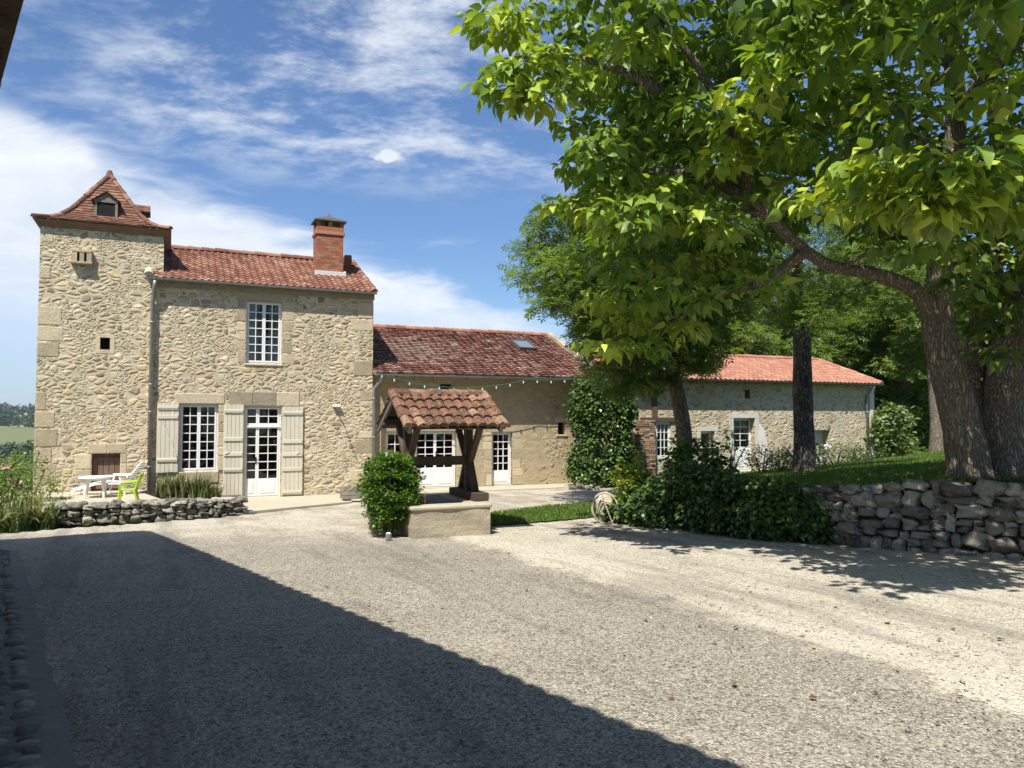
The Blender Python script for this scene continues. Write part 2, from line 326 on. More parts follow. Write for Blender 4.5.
# open country
def country_mat():
    m, t, bs = material('country'); o = t.new('ShaderNodeTexCoord').outputs['Object']
    sx = t.new('ShaderNodeSeparateXYZ'); t.put(sx.inputs[0], o); x, y, _z = sx.outputs
    r = t.math('SQRT', t.math('ADD', t.math('POWER', x, 2), t.math('POWER', y, 2)))
    v = t.new('ShaderNodeTexVoronoi', feature='F1'); t.put(v.inputs['Vector'], t.mapping(o, (1, 1, 0), (0, 0, .4))); v.inputs['Scale'].default_value = 1 / 260
    s = t.new('ShaderNodeSeparateColor'); t.put(s.inputs[0], v.outputs['Color'])
    fields = t.ramp(s.outputs[0], [(0, (.09, .13, .035)), (.35, (.12, .17, .05)), (.6, (.16, .19, .06)), (.8, (.42, .32, .15)), (.93, (.10, .14, .04))], 'CONSTANT')
    rows = t.new('ShaderNodeTexWave', wave_type='BANDS', bands_direction='X'); t.put(rows.inputs[0], t.mapping(o, (1, 1, 0), (0, 0, .9))); rows.inputs['Scale'].default_value = .11
    vine = t.mix(t.smooth(rows.outputs[1], .35, .65), (.21, .20, .10), (.07, .12, .035))
    n, _ = t.noise(o, .05, 5, .6); g = t.ramp(n, [(.3, (.08, .12, .03)), (.7, (.16, .18, .06))])
    c = t.mix(t.smooth(r, 60, 130), g, t.mix(t.math('MULTIPLY', t.smooth(r, 520, 560), t.smooth(r, 1090, 1060)), fields, vine))
    # ripe field to the right
    rf = t.math('MULTIPLY', t.smooth(x, 60, 75), t.smooth(y, 60, 75)); stripe = t.smooth(t.math('ABSOLUTE', t.math('SUBTRACT', x, t.math('MULTIPLY', y, .676))), 3.0, 1.5)
    c = t.mix(rf, c, (.27, .27, .12)); c = t.mix(t.math('MULTIPLY', rf, stripe), c, (.48, .33, .19))
    t.put(bs.inputs['Base Color'], c); bs.inputs['Roughness'].default_value = 1; return m
M['country'] = country_mat()

# ------------------------------------------------------------ object helpers
col = scene.collection
def tag(o, label, cat=None, group=None, kind=None):
    if label: o['label'] = label
    if cat: o['category'] = cat
    if group: o['group'] = group
    if kind: o['kind'] = kind
    return o
def empty(name, loc, label, cat, group=None, rz=0.0):
    o = bpy.data.objects.new(name, None); col.objects.link(o); o.location = loc; o.rotation_euler = (0, 0, rz)
    o.empty_display_size = .2
    return tag(o, label, cat, group)
def copy_tree(o, parent=None):
    c = o.copy(); col.objects.link(c)
    if parent: c.parent = parent
    for ch in [k for k in bpy.data.objects if k.parent == o]: copy_tree(ch, c)
    return c
class MB:
    """collects faces; off is the origin of the parent thing in the same coordinates"""
    def __init__(s, off=(0, 0, 0)): s.v = []; s.f = []; s.r = []; s.off = Vector(off); s.cur = None
    def face(s, pts, r=None):
        b = len(s.v); s.v += [Vector(p) - s.off for p in pts]; s.f.append(tuple(range(b, b + len(pts)))); s.r.append(rnd.random() if r is None else r)
    def mesh(s, vs, fs, r=None):
        b = len(s.v); s.v += [Vector(p) - s.off for p in vs]; r = rnd.random() if r is None else r
        for f in fs: s.f.append(tuple(i + b for i in f)); s.r.append(r)
    def box(s, a, b, r=None, bev=0.0):
        x0, x1 = sorted((a[0], b[0])); y0, y1 = sorted((a[1], b[1])); z0, z1 = sorted((a[2], b[2]))
        if bev <= 0:
            vs = [(x, y, z) for z in (z0, z1) for x, y in ((x0, y0), (x1, y0), (x1, y1), (x0, y1))]
            s.mesh(vs, [(3, 2, 1, 0), (4, 5, 6, 7), (0, 1, 5, 4), (1, 2, 6, 5), (2, 3, 7, 6), (3, 0, 4, 7)], r); return
        e = min(bev, (x1 - x0) / 3, (y1 - y0) / 3, (z1 - z0) / 3)
        vs = []
        for z in (z0, z1):
            for y in (y0, y1):
                for x in (x0, x1):
                    sx = e if x == x0 else -e; sy = e if y == y0 else -e; sz = e if z == z0 else -e
                    vs += [(x, y + sy, z + sz), (x + sx, y, z + sz), (x + sx, y + sy, z)]
        i = lambda c, k: c * 3 + k
        fs = [(i(0,0),i(4,0),i(6,0),i(2,0)), (i(1,0),i(3,0),i(7,0),i(5,0)), (i(0,1),i(1,1),i(5,1),i(4,1)), (i(2,1),i(6,1),i(7,1),i(3,1)),
              (i(0,2),i(2,2),i(3,2),i(1,2)), (i(4,2),i(5,2),i(7,2),i(6,2))]
        for a_, b_ in ((0,1),(2,3),(4,5),(6,7)): fs.append((i(a_,1),i(b_,1),i(b_,2),i(a_,2)))
        for a_, b_ in ((0,2),(1,3),(4,6),(5,7)): fs.append((i(a_,0),i(b_,0),i(b_,2),i(a_,2)))
        for a_, b_ in ((0,4),(1,5),(2,6),(3,7)): fs.append((i(a_,0),i(b_,0),i(b_,1),i(a_,1)))
        for c in range(8): fs.append((i(c,0),i(c,1),i(c,2)))
        s.mesh(vs, fs, r)
    def beam(s, p, q, w_, h, up=(0, 0, 1), r=None):
        p, q = Vector(p), Vector(q); d = (q - p).normalized(); up = Vector(up)
        if abs(d.dot(up)) > .95: up = Vector((0, 1, 0))
        a = d.cross(up).normalized() * w_ / 2; b = a.cross(d).normalized() * h / 2
        vs = [x + i * a + j * b for x in (p, q) for i, j in ((-1, -1), (1, -1), (1, 1), (-1, 1))]
        s.mesh(vs, [(3, 2, 1, 0), (4, 5, 6, 7), (0, 1, 5, 4), (1, 2, 6, 5), (2, 3, 7, 6), (3, 0, 4, 7)], r)
    def tube(s, pts, rad, n=8, r=None, wob=0.0):
        pts = [Vector(p) for p in pts]; rad = rad if hasattr(rad, '__len__') else [rad] * len(pts)
        vs = []; fs = []; prev = None
        for k, p in enumerate(pts):
            d = (pts[min(k + 1, len(pts) - 1)] - pts[max(k - 1, 0)]).normalized()
            a = prev if prev is not None else (Vector((1, 0, 0)) if abs(d.x) < .8 else Vector((0, 1, 0)))
            a = (a - d * a.dot(d)).normalized(); b = d.cross(a); prev = a
            for j in range(n):
                t = 2 * math.pi * j / n; q = rad[k] * (1 + (wob * math.sin(3 * t + k * .35) + wob * .6 * math.sin(5 * t - k * .5) + rnd.uniform(-wob, wob) * .4 if wob else 0))
                vs.append(p + a * math.cos(t) * q + b * math.sin(t) * q)
        for k in range(len(pts) - 1):
            for j in range(n): fs.append((k * n + j, k * n + (j + 1) % n, (k + 1) * n + (j + 1) % n, (k + 1) * n + j))
        fs.append(tuple(range(n - 1, -1, -1))); fs.append(tuple((len(pts) - 1) * n + j for j in range(n)))
        s.mesh(vs, fs, r)
    def cyl(s, c, rad, z0, z1, n=20, r=None, rad2=None):
        s.tube([(c[0], c[1], z0), (c[0], c[1], z1)], [rad, rad if rad2 is None else rad2], n, r)
    def build(s, name, mat, parent=None, smooth=False):
        me = bpy.data.meshes.new(name); me.from_pydata([tuple(v) for v in s.v], [], s.f)
        at = me.attributes.new('rnd', 'FLOAT', 'FACE'); at.data.foreach_set('value', s.r)
        me.materials.append(mat)
        if smooth: me.polygons.foreach_set('use_smooth', [True] * len(me.polygons))
        o = bpy.data.objects.new(name, me); col.objects.link(o)
        if parent: o.parent = parent
        return o
def np_object(name, V, F, rn, mat, parent=None, smooth=False):
    """V (n,3), F (m,k), rn (m,)"""
    me = bpy.data.meshes.new(name); k = F.shape[1]
    me.vertices.add(len(V)); me.vertices.foreach_set('co', V.astype(np.float32).ravel())
    me.loops.add(F.size); me.loops.foreach_set('vertex_index', F.astype(np.int32).ravel())
    me.polygons.add(len(F)); me.polygons.foreach_set('loop_start', np.arange(0, F.size, k, dtype=np.int32))
    try: me.polygons.foreach_set('loop_total', np.full(len(F), k, dtype=np.int32))
    except Exception: pass
    me.update(calc_edges=True); me.validate()
    at = me.attributes.new('rnd', 'FLOAT', 'FACE'); at.data.foreach_set('value', rn.astype(np.float32))
    if smooth: me.polygons.foreach_set('use_smooth', np.ones(len(F), dtype=bool))
    me.materials.append(mat); o = bpy.data.objects.new(name, me); col.objects.link(o)
    if parent: o.parent = parent
    return o
nr = np.random.default_rng(5)
# leaf templates: x across, y along the leaf, z up; all quads
def tpl_heart():
    v = np.array([(0, 0, 0), (-.22, .03, .09), (-.38, .30, .10), (-.26, .64, .03), (0, 1.08, -.34), (.28, .62, .0), (.40, .28, .06), (.24, .03, .08), (0, .34, -.03), (0, .70, -.13), (-.13, .86, -.15), (.13, .86, -.16)])
    f = np.array([(0, 8, 2, 1), (8, 9, 3, 2), (9, 4, 10, 3), (0, 7, 6, 8), (8, 6, 5, 9), (9, 5, 11, 4)])
    return v, f
def tpl_oval(wd=.30):
    v = np.array([(0, 0, 0), (-wd, .4, .05), (0, 1, -.05), (wd, .4, .05)]); return v, np.array([(0, 3, 2, 1)])
def tpl_pinnate():       # a small compound leaf: three pairs of leaflets
    vs = []; fs = []
    for y0, sg in ((.05, 1), (.05, -1), (.35, 1), (.35, -1), (.62, 1), (.62, -1), (.7, 0)):
        b = len(vs)
        if sg: vs += [(0, y0, 0), (sg * .20, y0 + .02, .03), (sg * .46, y0 + .2, -.04), (sg * .2, y0 + .19, .03)]
        else: vs += [(0, .7, 0), (.11, .85, .02), (0, 1.1, -.08), (-.11, .85, .02)]
        fs.append((b, b + 1, b + 2, b + 3))
    return np.array(vs), np.array(fs)
HEART, OVAL, PINN, BLADE = tpl_heart(), tpl_oval(), tpl_pinnate(), tpl_oval(.05)
def leaves(P, dirs, ups, size, tpl, rn=None):
    """place a leaf template at each point P, its length along dirs, its face towards ups"""
    tv, tf = tpl; n = len(P)
    Yv = dirs / np.linalg.norm(dirs, axis=1, keepdims=True)
    Xv = np.cross(Yv, ups); Xv /= np.maximum(np.linalg.norm(Xv, axis=1, keepdims=True), 1e-6); Zv = np.cross(Xv, Yv)
    s = (np.ones(n) * size)[:, None, None]
    V = P[:, None, :] + s * (tv[None, :, 0:1] * Xv[:, None] + tv[None, :, 1:2] * Yv[:, None] + tv[None, :, 2:3] * Zv[:, None])
    F = tf[None] + (np.arange(n) * len(tv))[:, None, None]
    rn = nr.random(n) if rn is None else rn
    return V.reshape(-1, 3), F.reshape(-1, 4), np.repeat(rn, len(tf))
def join(parts):
    Vs, Fs, Rs = [], [], []; o = 0
    for V, F, r_ in parts: Vs.append(V); Fs.append(F + o); Rs.append(r_); o += len(V)
    return np.concatenate(Vs), np.concatenate(Fs), np.concatenate(Rs)
def spray(centres, radii, per, size, tpl, droop=.3, flat_=.6, hue=None, out=None):
    """clusters of leaves round each centre, facing mostly up and outwards"""
    C = np.repeat(centres, per, axis=0); rr_ = np.repeat(np.ones(len(centres)) * radii, per)
    d = nr.normal(size=(len(C), 3)); d /= np.linalg.norm(d, axis=1, keepdims=True)
    P = C + d * (rr_ * nr.random(len(C)) ** .45)[:, None] * np.array([1, 1, flat_])
    dirs = d * np.array([1, 1, .35]) + nr.normal(scale=.35, size=d.shape) + np.array([0, 0, -droop])
    ups = nr.normal(scale=.38, size=d.shape) + d * .35 + np.array([0, 0, 1.0])
    hv = np.repeat(hue if hue is not None else nr.random(len(centres)), per)
    return leaves(P, dirs, ups, size * nr.uniform(.6, 1.2, len(C)), tpl, np.clip(hv * .55 + nr.random(len(C)) * .5, 0, 1))

# ------------------------------------------------------------ frame of the long house: u along the facade, v into the building
ANG = R(24); du_ = Vector((math.cos(ANG), math.sin(ANG))); dv_ = Vector((-math.sin(ANG), math.cos(ANG)))
CP, SP = math.cos(PITCH), math.sin(PITCH)
def ray(px, py):
    a, b = (px - 512) / 770, (384 - py) / 770
    return Vector((a, CP - b * SP, SP + b * CP))
O0 = Vector((-6.79, 20.9))
def uz(px, py, v=0.0, org=O0):
    r = ray(px, py); q = (org + dv_ * v)
    t = q.dot(dv_) / (r.x * dv_.x + r.y * dv_.y); p = Vector((r.x * t, r.y * t)) - org
    return p.dot(du_), CAMZ + r.z * t
def at_z(px, py, z):
    r = ray(px, py); t = (z - CAMZ) / r.z; return Vector((r.x * t, r.y * t, z))
def at_y(px, py, y):
    r = ray(px, py); t = y / r.y; return Vector((r.x * t, y, CAMZ + r.z * t))
def hw(u, v, z=0.0, org=O0):
    p = org + du_ * u + dv_ * v; return Vector((p.x, p.y, z))
def gz(x, y): return min(.62, max(0.0, .45 - .0225 * y))
def yard(px, py):
    z = .2
    for _ in range(12): p = at_z(px, py, z); z = gz(p.x, p.y)
    return Vector((p.x, p.y, z))
def house_root(name, u, v, label, cat):
    return empty(name, hw(u, v, 0), label, cat, rz=ANG), (u, v, 0)

def wall_open(mb, u0, u1, z0, z1, v, depth, holes, top=None):
    """front wall with real openings (u0,u1,z0,z1); reveals go in by depth"""
    us = sorted({u0, u1, *[h[i] for h in holes for i in (0, 1)]}); zs = sorted({z0, z1, *[h[i] for h in holes for i in (2, 3)]})
    for a, b in zip(us, us[1:]):
        for c, d in zip(zs, zs[1:]):
            mu, mz = (a + b) / 2, (c + d) / 2
            if any(h[0] < mu < h[1] and h[2] < mz < h[3] for h in holes): continue
            mb.face([(a, v, c), (b, v, c), (b, v, d), (a, v, d)], .5)
    for h in holes:
        a, b, c, d = h[:4]
        for q in ([(a, v, c), (a, v + depth, c), (a, v + depth, d), (a, v, d)], [(b, v, c), (b, v, d), (b, v + depth, d), (b, v + depth, c)],
                  [(a, v, d), (a, v + depth, d), (b, v + depth, d), (b, v, d)], [(a, v, c), (b, v, c), (b, v + depth, c), (a, v + depth, c)]): mb.face(q, .5)
def blocks(mb, u0, u1, z0, z1, v, n=1, horiz=False, proud=.012, jag=0.0, side=1, deep=.2):
    """dressed blocks proud of a wall: a vertical chain (jambs, quoins) or a row (lintel)"""
    if horiz:
        w_ = (u1 - u0) / n
        for k in range(n): mb.box((u0 + k * w_ + .006, v - proud - rnd.uniform(0, .006), z0), (u0 + (k + 1) * w_ - .006, v + deep, z1), bev=.018)
        return
    z = z0
    while z < z1 - .02:
        h = min(rnd.uniform(.24, .42), z1 - z)
        if z1 - z - h < .15: h = z1 - z
        e = rnd.uniform(0, jag) if jag else 0
        a, b = (u0, u1 + e) if side > 0 else (u0 - e, u1)
        mb.box((a, v - proud - rnd.uniform(0, .008), z + .006), (b, v + deep, z + h - .006), bev=.02); z += h
def window(parent, off, u0, u1, z0, z1, v, cols=2, rows=7, leaves_=2, name='window', fr=.045, panel=0.0, curtain=None, ccov=.35, label=None, transom=0.0, handle=False, rowst=2, colsw=None):
    """glazed casement(s) with glazing bars; panel = height of a solid bottom panel"""
    f = MB(off); t = .06
    f.box((u0, v, z0), (u0 + fr, v + t, z1)); f.box((u1 - fr, v, z0), (u1, v + t, z1)); f.box((u0 + fr, v, z1 - fr), (u1 - fr, v + t, z1)); f.box((u0 + fr, v, z0), (u1 - fr, v + t, z0 + fr))
    iu0, iu1 = u0 + fr, u1 - fr; zt = z1 - fr
    if transom:
        zt = z1 - fr - transom; f.box((iu0, v - .02, zt), (iu1, v + t, zt + .055)); f.box((iu0 - .01, v - .05, zt - .01), (iu1 + .01, v - .021, zt + .03))
    ws = colsw or [1.0] * leaves_; tot = sum(ws); x = iu0
    for k, wk in enumerate(ws):
        a, b = x, x + (iu1 - iu0) * wk / tot; x = b; st = .042; cn = cols if not colsw else (1 if wk < .8 else cols)
        for zz0, zz1, rw, pn in ([(z0 + fr, zt, rows, panel)] + ([(zt + .055, z1 - fr, rowst, 0)] if transom else [])):
            vo = v - .012
            f.box((a + .002, vo, zz0), (a + st, vo + .05, zz1)); f.box((b - st, vo, zz0), (b - .002, vo + .05, zz1))
            f.box((a + st, vo, zz1 - st), (b - st, vo + .05, zz1)); f.box((a + st, vo, zz0), (b - st, vo + .05, zz0 + st + pn))
            if pn: f.box((a + st + .05, vo - .012, zz0 + .07), (b - st - .05, vo - .001, zz0 + pn - .03), bev=.006)
            ga, gb, gc, gd = a + st, b - st, zz0 + st + pn, zz1 - st
            for i in range(1, cn): q = ga + (gb - ga) * i / cn; f.box((q - .011, vo + .004, gc), (q + .011, vo + .036, gd))
            for i in range(1, rw): q = gc + (gd - gc) * i / rw; f.box((ga, vo + .006, q - .011), (gb, vo + .034, q + .011))
    o = f.build(name, M['white_paint'], parent)
    if label: o['label'] = label
    g = MB(off); g.face([(iu0, v + .02, z0 + fr + panel), (iu1, v + .02, z0 + fr + panel), (iu1, v + .02, z1 - fr), (iu0, v + .02, z1 - fr)]); g.build('glass', M['glass'], o)
    if curtain:
        cb = MB(off)
        for a, b in ((iu0, iu0 + (iu1 - iu0) * ccov), (iu1 - (iu1 - iu0) * ccov, iu1)):
            n = 26; vs = []
            for i in range(n + 1):
                q = a + (b - a) * i / n; d = v + .13 + .03 * math.sin(i * 1.7) + .012 * math.sin(i * .6 + a)
                vs += [(q, d, z0 + .03), (q, d, z1)]
            cb.mesh(vs, [(2 * i, 2 * i + 2, 2 * i + 3, 2 * i + 1) for i in range(n)])
        cb.build('curtain', curtain, o)
    if handle:
        hb = MB(off); c = (iu0 + iu1) / 2 + (.03 if handle is True else handle); zc = z0 + 1.0
        hb.box((c - .012, v - .03, zc - .09), (c + .012, v - .013, zc + .09)); hb.box((c - .01, v - .06, zc), (c + .09, v - .045, zc + .02)); hb.box((c - .008, v - .06, zc), (c + .008, v - .02, zc + .018))
        hb.build('handle', M['iron'], o)
    return o

def tile_roof(mb, org, a, b, La, Lb, pa, pb, amp, lip, wave='roman', jit=.004, clip=None, k=6, bow=0.0):
    """rows of tiles on a slope; org eave corner, a along the eave, b up the slope (unit vectors)"""
    a, b, org = Vector(a), Vector(b), Vector(org); n = a.cross(b).normalized()
    if n.z < 0: n = -n
    rows = int(math.ceil(Lb / pb)); na = max(1, round(La / pa)); pa = La / na
    for j in range(rows):
        b0 = j * pb; b1 = min(Lb, b0 + pb * 1.12)
        for i in range(na):
            a0 = i * pa; a1 = a0 + pa
            if clip:
                lo, hi = clip((b0 + min(b0 + pb, Lb)) / 2)
                if a1 <= lo or a0 >= hi: continue
                a0, a1 = max(a0, lo), min(a1, hi)
            dz = rnd.uniform(0, jit) ; sh = rnd.uniform(-jit, jit) * 2; tilt = rnd.uniform(-jit, jit)
            vs = []
            for q in range(k + 1):
                s = q / k; x = a0 + (a1 - a0) * s
                if wave == 'roman': h = amp * max(0, math.sin(math.pi * min(1, s / .55))) ** .8 if s < .55 else -.15 * amp
                elif wave == 'canal': h = amp * abs(math.sin(math.pi * s)) ** .6
                else: h = amp * math.sin(math.pi * s) * .2 + (-.004 if q in (0, k) else 0)
                sag = -bow * math.sin(math.pi * min(1, b0 / Lb)) * (.6 + .4 * math.sin(x * .9))
                base = org + a * x
                p0 = base + b * (b0 + sh) + n * (h + lip + dz + tilt * (s - .5) + sag); p1 = base + b * b1 + n * (h * .9 + dz * .3 + sag)
                pl = base + b * (b0 + sh) + n * (h * .5 - .004 + sag)
                vs += [p0, p1, pl]
            fs = []
            for q in range(k): c = 3 * q; fs += [(c, c + 3, c + 4, c + 1), (c + 2, c + 5, c + 3, c)]
            mb.mesh(vs, fs)
def ridge_row(mb, p, q, rad=.11, step=.36, up=(0, 0, 1)):
    p, q = Vector(p), Vector(q); d = (q - p); L = d.length; d.normalize(); side = d.cross(Vector(up)).normalized(); u = side.cross(d).normalized(); n = max(1, int(L / step))
    for i in range(n):
        s0 = L * i / n; s1 = L * (i + 1.12) / n if i < n - 1 else L; vs = []; j1, j2 = rnd.uniform(-.008, .008), rnd.uniform(-.006, .006)
        for k in range(7):
            t = math.pi * k / 6; c, sn = math.cos(t), math.sin(t)
            vs += [p + d * s0 + side * (c * rad * 1.08 + j2) + u * (sn * rad * 1.08 - .02 + j1), p + d * s1 + side * (c * rad * .9 + j2) + u * (sn * rad * .9 - .02 + j1)]
        fs = [(2 * k, 2 * k + 2, 2 * k + 3, 2 * k + 1) for k in range(6)]; fs.append(tuple(2 * k for k in range(7))); mb.mesh(vs, fs)
def gutter(parent, off, u0, u1, v, z, mat='zinc', rad=.06):
    g = MB(off); vs = []; n = 8
    for uu in (u0, u1):
        for k in range(n + 1):
            t = math.pi + math.pi * k / n; vs.append((uu, v + rad * math.cos(t), z + rad * math.sin(t)))
        for k in range(n + 1):
            t = 2 * math.pi - math.pi * k / n; vs.append((uu, v + rad * .88 * math.cos(t), z + rad * .88 * math.sin(t)))
    m = 2 * (n + 1); g.mesh(vs, [(i, (i + 1) % m, m + (i + 1) % m, m + i) for i in range(m)] + [tuple(range(m - 1, -1, -1)), tuple(range(m, 2 * m))])
    uu = u0 + .3
    while uu < u1: g.beam((uu, v - rad, z - .002), (uu, v + rad + .05, z - .002), .02, .008); uu += .6
    return g.build('gutter', M[mat], parent)

def deck(mb, p, th=.05):
    q = [Vector(x) - Vector((0, 0, th)) for x in p]
    mb.mesh([*map(Vector, p), *q], [(0, 1, 2, 3), (7, 6, 5, 4), (0, 4, 5, 1), (1, 5, 6, 2), (2, 6, 7, 3), (3, 7, 4, 0)], .5)
def gable_shell(mb, u0, u1, v0, v1, zb, ze, vr, zr, left=True, right=True, back=True):
    """side gables and back wall of a range under a pitched roof"""
    for flag, uu in ((left, u0), (right, u1)):
        if flag: mb.face([(uu, v0, zb), (uu, v1, zb), (uu, v1, ze), (uu, vr, zr), (uu, v0, ze)], .5)
    if back: mb.face([(u0, v1, zb), (u1, v1, zb), (u1, v1, ze), (u0, v1, ze)], .5)
def pipe(name, parent, off, pts, rad=.045, mat='zinc', brackets=()):
    g = MB(off); g.tube(pts, rad, 10)
    for b in brackets: g.cyl((b[0], b[1]), rad * 1.35, b[2] - .02, b[2] + .02, 12)
    return g.build(name, M[mat], parent, smooth=True)

# ============================================================ stone_house (two storeys)
U0, U1 = uz(150, 400)[0], uz(372.5, 400)[0]
EV = -.20
ZE = uz(150, 277, EV)[1]; RV = 2.8; ZR = uz(178, 249, RV)[1]; HD = 5.6
zeW = ZE + (ZR - ZE) * (.20 / 3.0)          # wall head under the slope
hroot, hoff = house_root('stone_house', U0, 0, 'two storey stone house with brick chimney and cream shutters beside the tower', 'house')
def rect(x0, y0, x1, y1, v=0):              # a measured opening on the facade plane
    um = (x0 + x1) / 2; ym = (y0 + y1) / 2
    return uz(x0, ym, v)[0], uz(x1, ym, v)[0], uz(um, y1, v)[1], uz(um, y0, v)[1]
hU = rect(246, 301, 282, 363.7); hW = rect(179, 403.7, 218, 471.5); hD = rect(243.7, 406, 280.8, 497.5)
hD = (hD[0], hD[1], 0.0, hD[3])
mb = MB(hoff); wall_open(mb, U0, U1, -.1, zeW - .02, 0, .24, [hU, hW, hD])
gable_shell(mb, U0, U1, 0, HD, -.1, zeW - .02, RV, ZR - .06); mb.build('wall', M['house_stone'], hroot)
mb = MB(hoff); mb.box((U0 + .02, .9, .01), (U1 - .02, .93, 3.0)); mb.box((U0 + .02, .9, 3.0), (U1 - .02, 1.0, zeW - .05)); mb.build('shade_backing', M['room_shade'], hroot)  # near-black sheets behind the windows, painted as the unlit rooms
# dressed stone round openings and at the corners
def jambs(root, off, holes, v, wl, wr, jl, jr, deep, proud=.005, mat='ashlar'):
    for h in holes:
        for sd in (-1, 1):
            mb = MB(off)
            if sd < 0: blocks(mb, h[0] - wl, h[0], h[2], h[3], v, jag=jl, side=-1, deep=deep, proud=proud)
            else: blocks(mb, h[1], h[1] + wr, h[2], h[3], v, jag=jr, side=1, deep=deep, proud=proud)
            mb.build('jamb_stones', M[mat], root)
def one(name, root, off, a, b, mat, bev=.015, n=1):
    mb = MB(off); w_ = (b[0] - a[0]) / n
    for k in range(n): mb.box((a[0] + k * w_ + (.003 if k else 0), a[1] - rnd.uniform(0, .003), a[2]), (a[0] + (k + 1) * w_ - (.003 if k < n - 1 else 0), b[1], b[2]), bev=bev)
    return mb.build(name, M[mat], root)
jambs(hroot, hoff, (hU, hW, hD), 0, .20, .20, .16, .18, .10)
one('lintel', hroot, hoff, (hU[0] - .26, -.008, hU[3]), (hU[1] + .28, .22, hU[3] + .30), 'ashlar')
one('lintel', hroot, hoff, (hW[0] - .12, -.02, hW[3]), (hW[1] + .15, .22, hW[3] + .27), 'grey_ashlar')
one('lintel', hroot, hoff, (hD[0] - .40, -.022, hD[3]), (hD[1] + .48, .22, hD[3] + .38), 'grey_ashlar', n=3)
one('sill', hroot, hoff, (hU[0] - .04, -.03, hU[2] - .06), (hU[1] + .04, .2, hU[2] - .003), 'ashlar')
one('sill', hroot, hoff, (hW[0] - .05, -.03, hW[2] - .30), (hW[1] + .03, .2, hW[2] - .003), 'ashlar')
one('door_step', hroot, hoff, (hD[0] - .02, -.1, -.05), (hD[1] + .02, .23, .012), 'ashlar')
mb = MB(hoff); z = 0.0
while z < zeW - .1:
    h = min(rnd.uniform(.22, .5), zeW - .06 - z)
    if rnd.random() < .62: mb = MB(hoff); mb.box((U1 - rnd.uniform(.25, .75), -.006 - rnd.uniform(0, .006), z + .005), (U1 + .01, .3, z + h - .005), bev=.025); mb.build('quoin_stone', M['ashlar'], hroot)
    z += h
window(hroot, hoff, *hU, .10, 2, 7, 2, curtain=M['white_cloth'], ccov=.34, label='tall upper window with white curtains')
window(hroot, hoff, *hW, .10, 2, 7, 2, label='ground floor window with four panes across')
window(hroot, hoff, *hD, .10, 2, 6, 2, name='french_door', panel=.42, transom=.52, colsw=[.55, 1.0], handle=-.16, label='white glazed door with narrow side leaf and transom')
# shutters
def shutter(parent, off, u0, u1, z0, z1, v, bat, brace=None, hook=None, label=None):
    b = MB(off); n = 5; w_ = (u1 - u0) / n
    for i in range(n): b.box((u0 + i * w_ + .003, v - .035 - rnd.uniform(0, .003), z0 + rnd.uniform(0, .01)), (u0 + (i + 1) * w_ - .003, v - .002, z1), bev=.004)
    o = b.build('shutter', M['shutter'], parent)
    if label: o['label'] = label
    for z in bat: b = MB(off); b.box((u0 + .015, v - .062, z - .05), (u1 - .015, v - .0365, z + .05), bev=.008); b.build('batten', M['shutter'], o)
    if brace: b = MB(off); b.beam((brace[0], v - .05, brace[1]), (brace[2], v - .05, brace[3]), .024, .045, up=(0, 1, 0)); b.build('brace', M['shutter'], o)
    for z in (bat[0], bat[-1]): b = MB(off); b.box((u0 + .01, v - .070, z - .012), (u1 - .03, v - .0625, z + .012)); b.build('hinge_strap', M['shutter'], o)
    b = MB(off)
    if hook is None: return o
    b.tube([(hook, v - .07, (z0 + z1) / 2 + .1), (hook + .05, v - .075, (z0 + z1) / 2 - .02), (hook - .05, v - .075, (z0 + z1) / 2 - .08)], .008, 5)
    b.build('shutter_hook', M['shutter'], o); return o
s1 = rect(156.5, 403, 178.4, 472.5); s2 = rect(223, 404.8, 243, 498); s3 = rect(281.6, 406.7, 302.6, 498.5)
def frac(s, *fs): return [s[2] + (s[3] - s[2]) * f for f in fs]
shutter(hroot, hoff, *s1, -.02, frac(s1, .18, .80, .93), (s1[0] + .12, frac(s1, .74)[0], s1[1] - .04, frac(s1, .24)[0]), label='short left shutter with a thin diagonal brace')
shutter(hroot, hoff, s2[0], s2[1], .05, s2[3], -.02, frac(s2, .30, .47, .63, .93), None, s2[0] + .1)
shutter(hroot, hoff, s3[0], s3[1], .03, s3[3], -.02, frac(s3, .07, .32, .48, .62, .93), None, s3[1] - .12)
# roof
mb = MB(hoff); slope = (Vector((0, RV - EV, ZR - ZE))); SL = slope.length; su_ = slope.normalized()
tile_roof(mb, (U0 - .14, EV, ZE), (1, 0, 0), su_, U1 - U0 + .17, SL, .18, .235, .030, .020)
rb_ = Vector((0, -(RV - EV), ZR - ZE)).normalized()
tile_roof(mb, (U0 - .03, 2 * RV - EV, ZE), (1, 0, 0), rb_, U1 - U0 + .06, SL, .18, .235, .030, .020)
ro = mb.build('roof', M['house_tile'], hroot)
mb = MB(hoff); ridge_row(mb, (U0 + .1, RV, ZR + .03), (U1 + .04, RV, ZR + .03), .11, .36); ridge_row(mb, (U1 + .0, EV, ZE + .04), (U1 + .0, RV, ZR + .05), .085, .3); mb.build('ridge_tiles', M['house_tile'], ro)
mb = MB(hoff)
ridge_row(mb, (U0 - .09, EV, ZE + .05), (U0 - .09, EV + .9, ZE + .05 + .9 * su_.z / su_.y), .11, .5); mb.build('verge_mortar', M['slab'], ro)
mb = MB(hoff); deck(mb, [(U0 - .14, EV + .02, ZE - .005), (U1 + .03, EV + .02, ZE - .005), (U1 + .03, RV, ZR - .01), (U0 - .14, RV, ZR - .01)])
deck(mb, [(U0 - .03, RV + .002, ZR - .01), (U1 + .03, RV + .002, ZR - .01), (U1 + .03, 2 * RV - EV, ZE - .005), (U0 - .03, 2 * RV - EV, ZE - .005)])
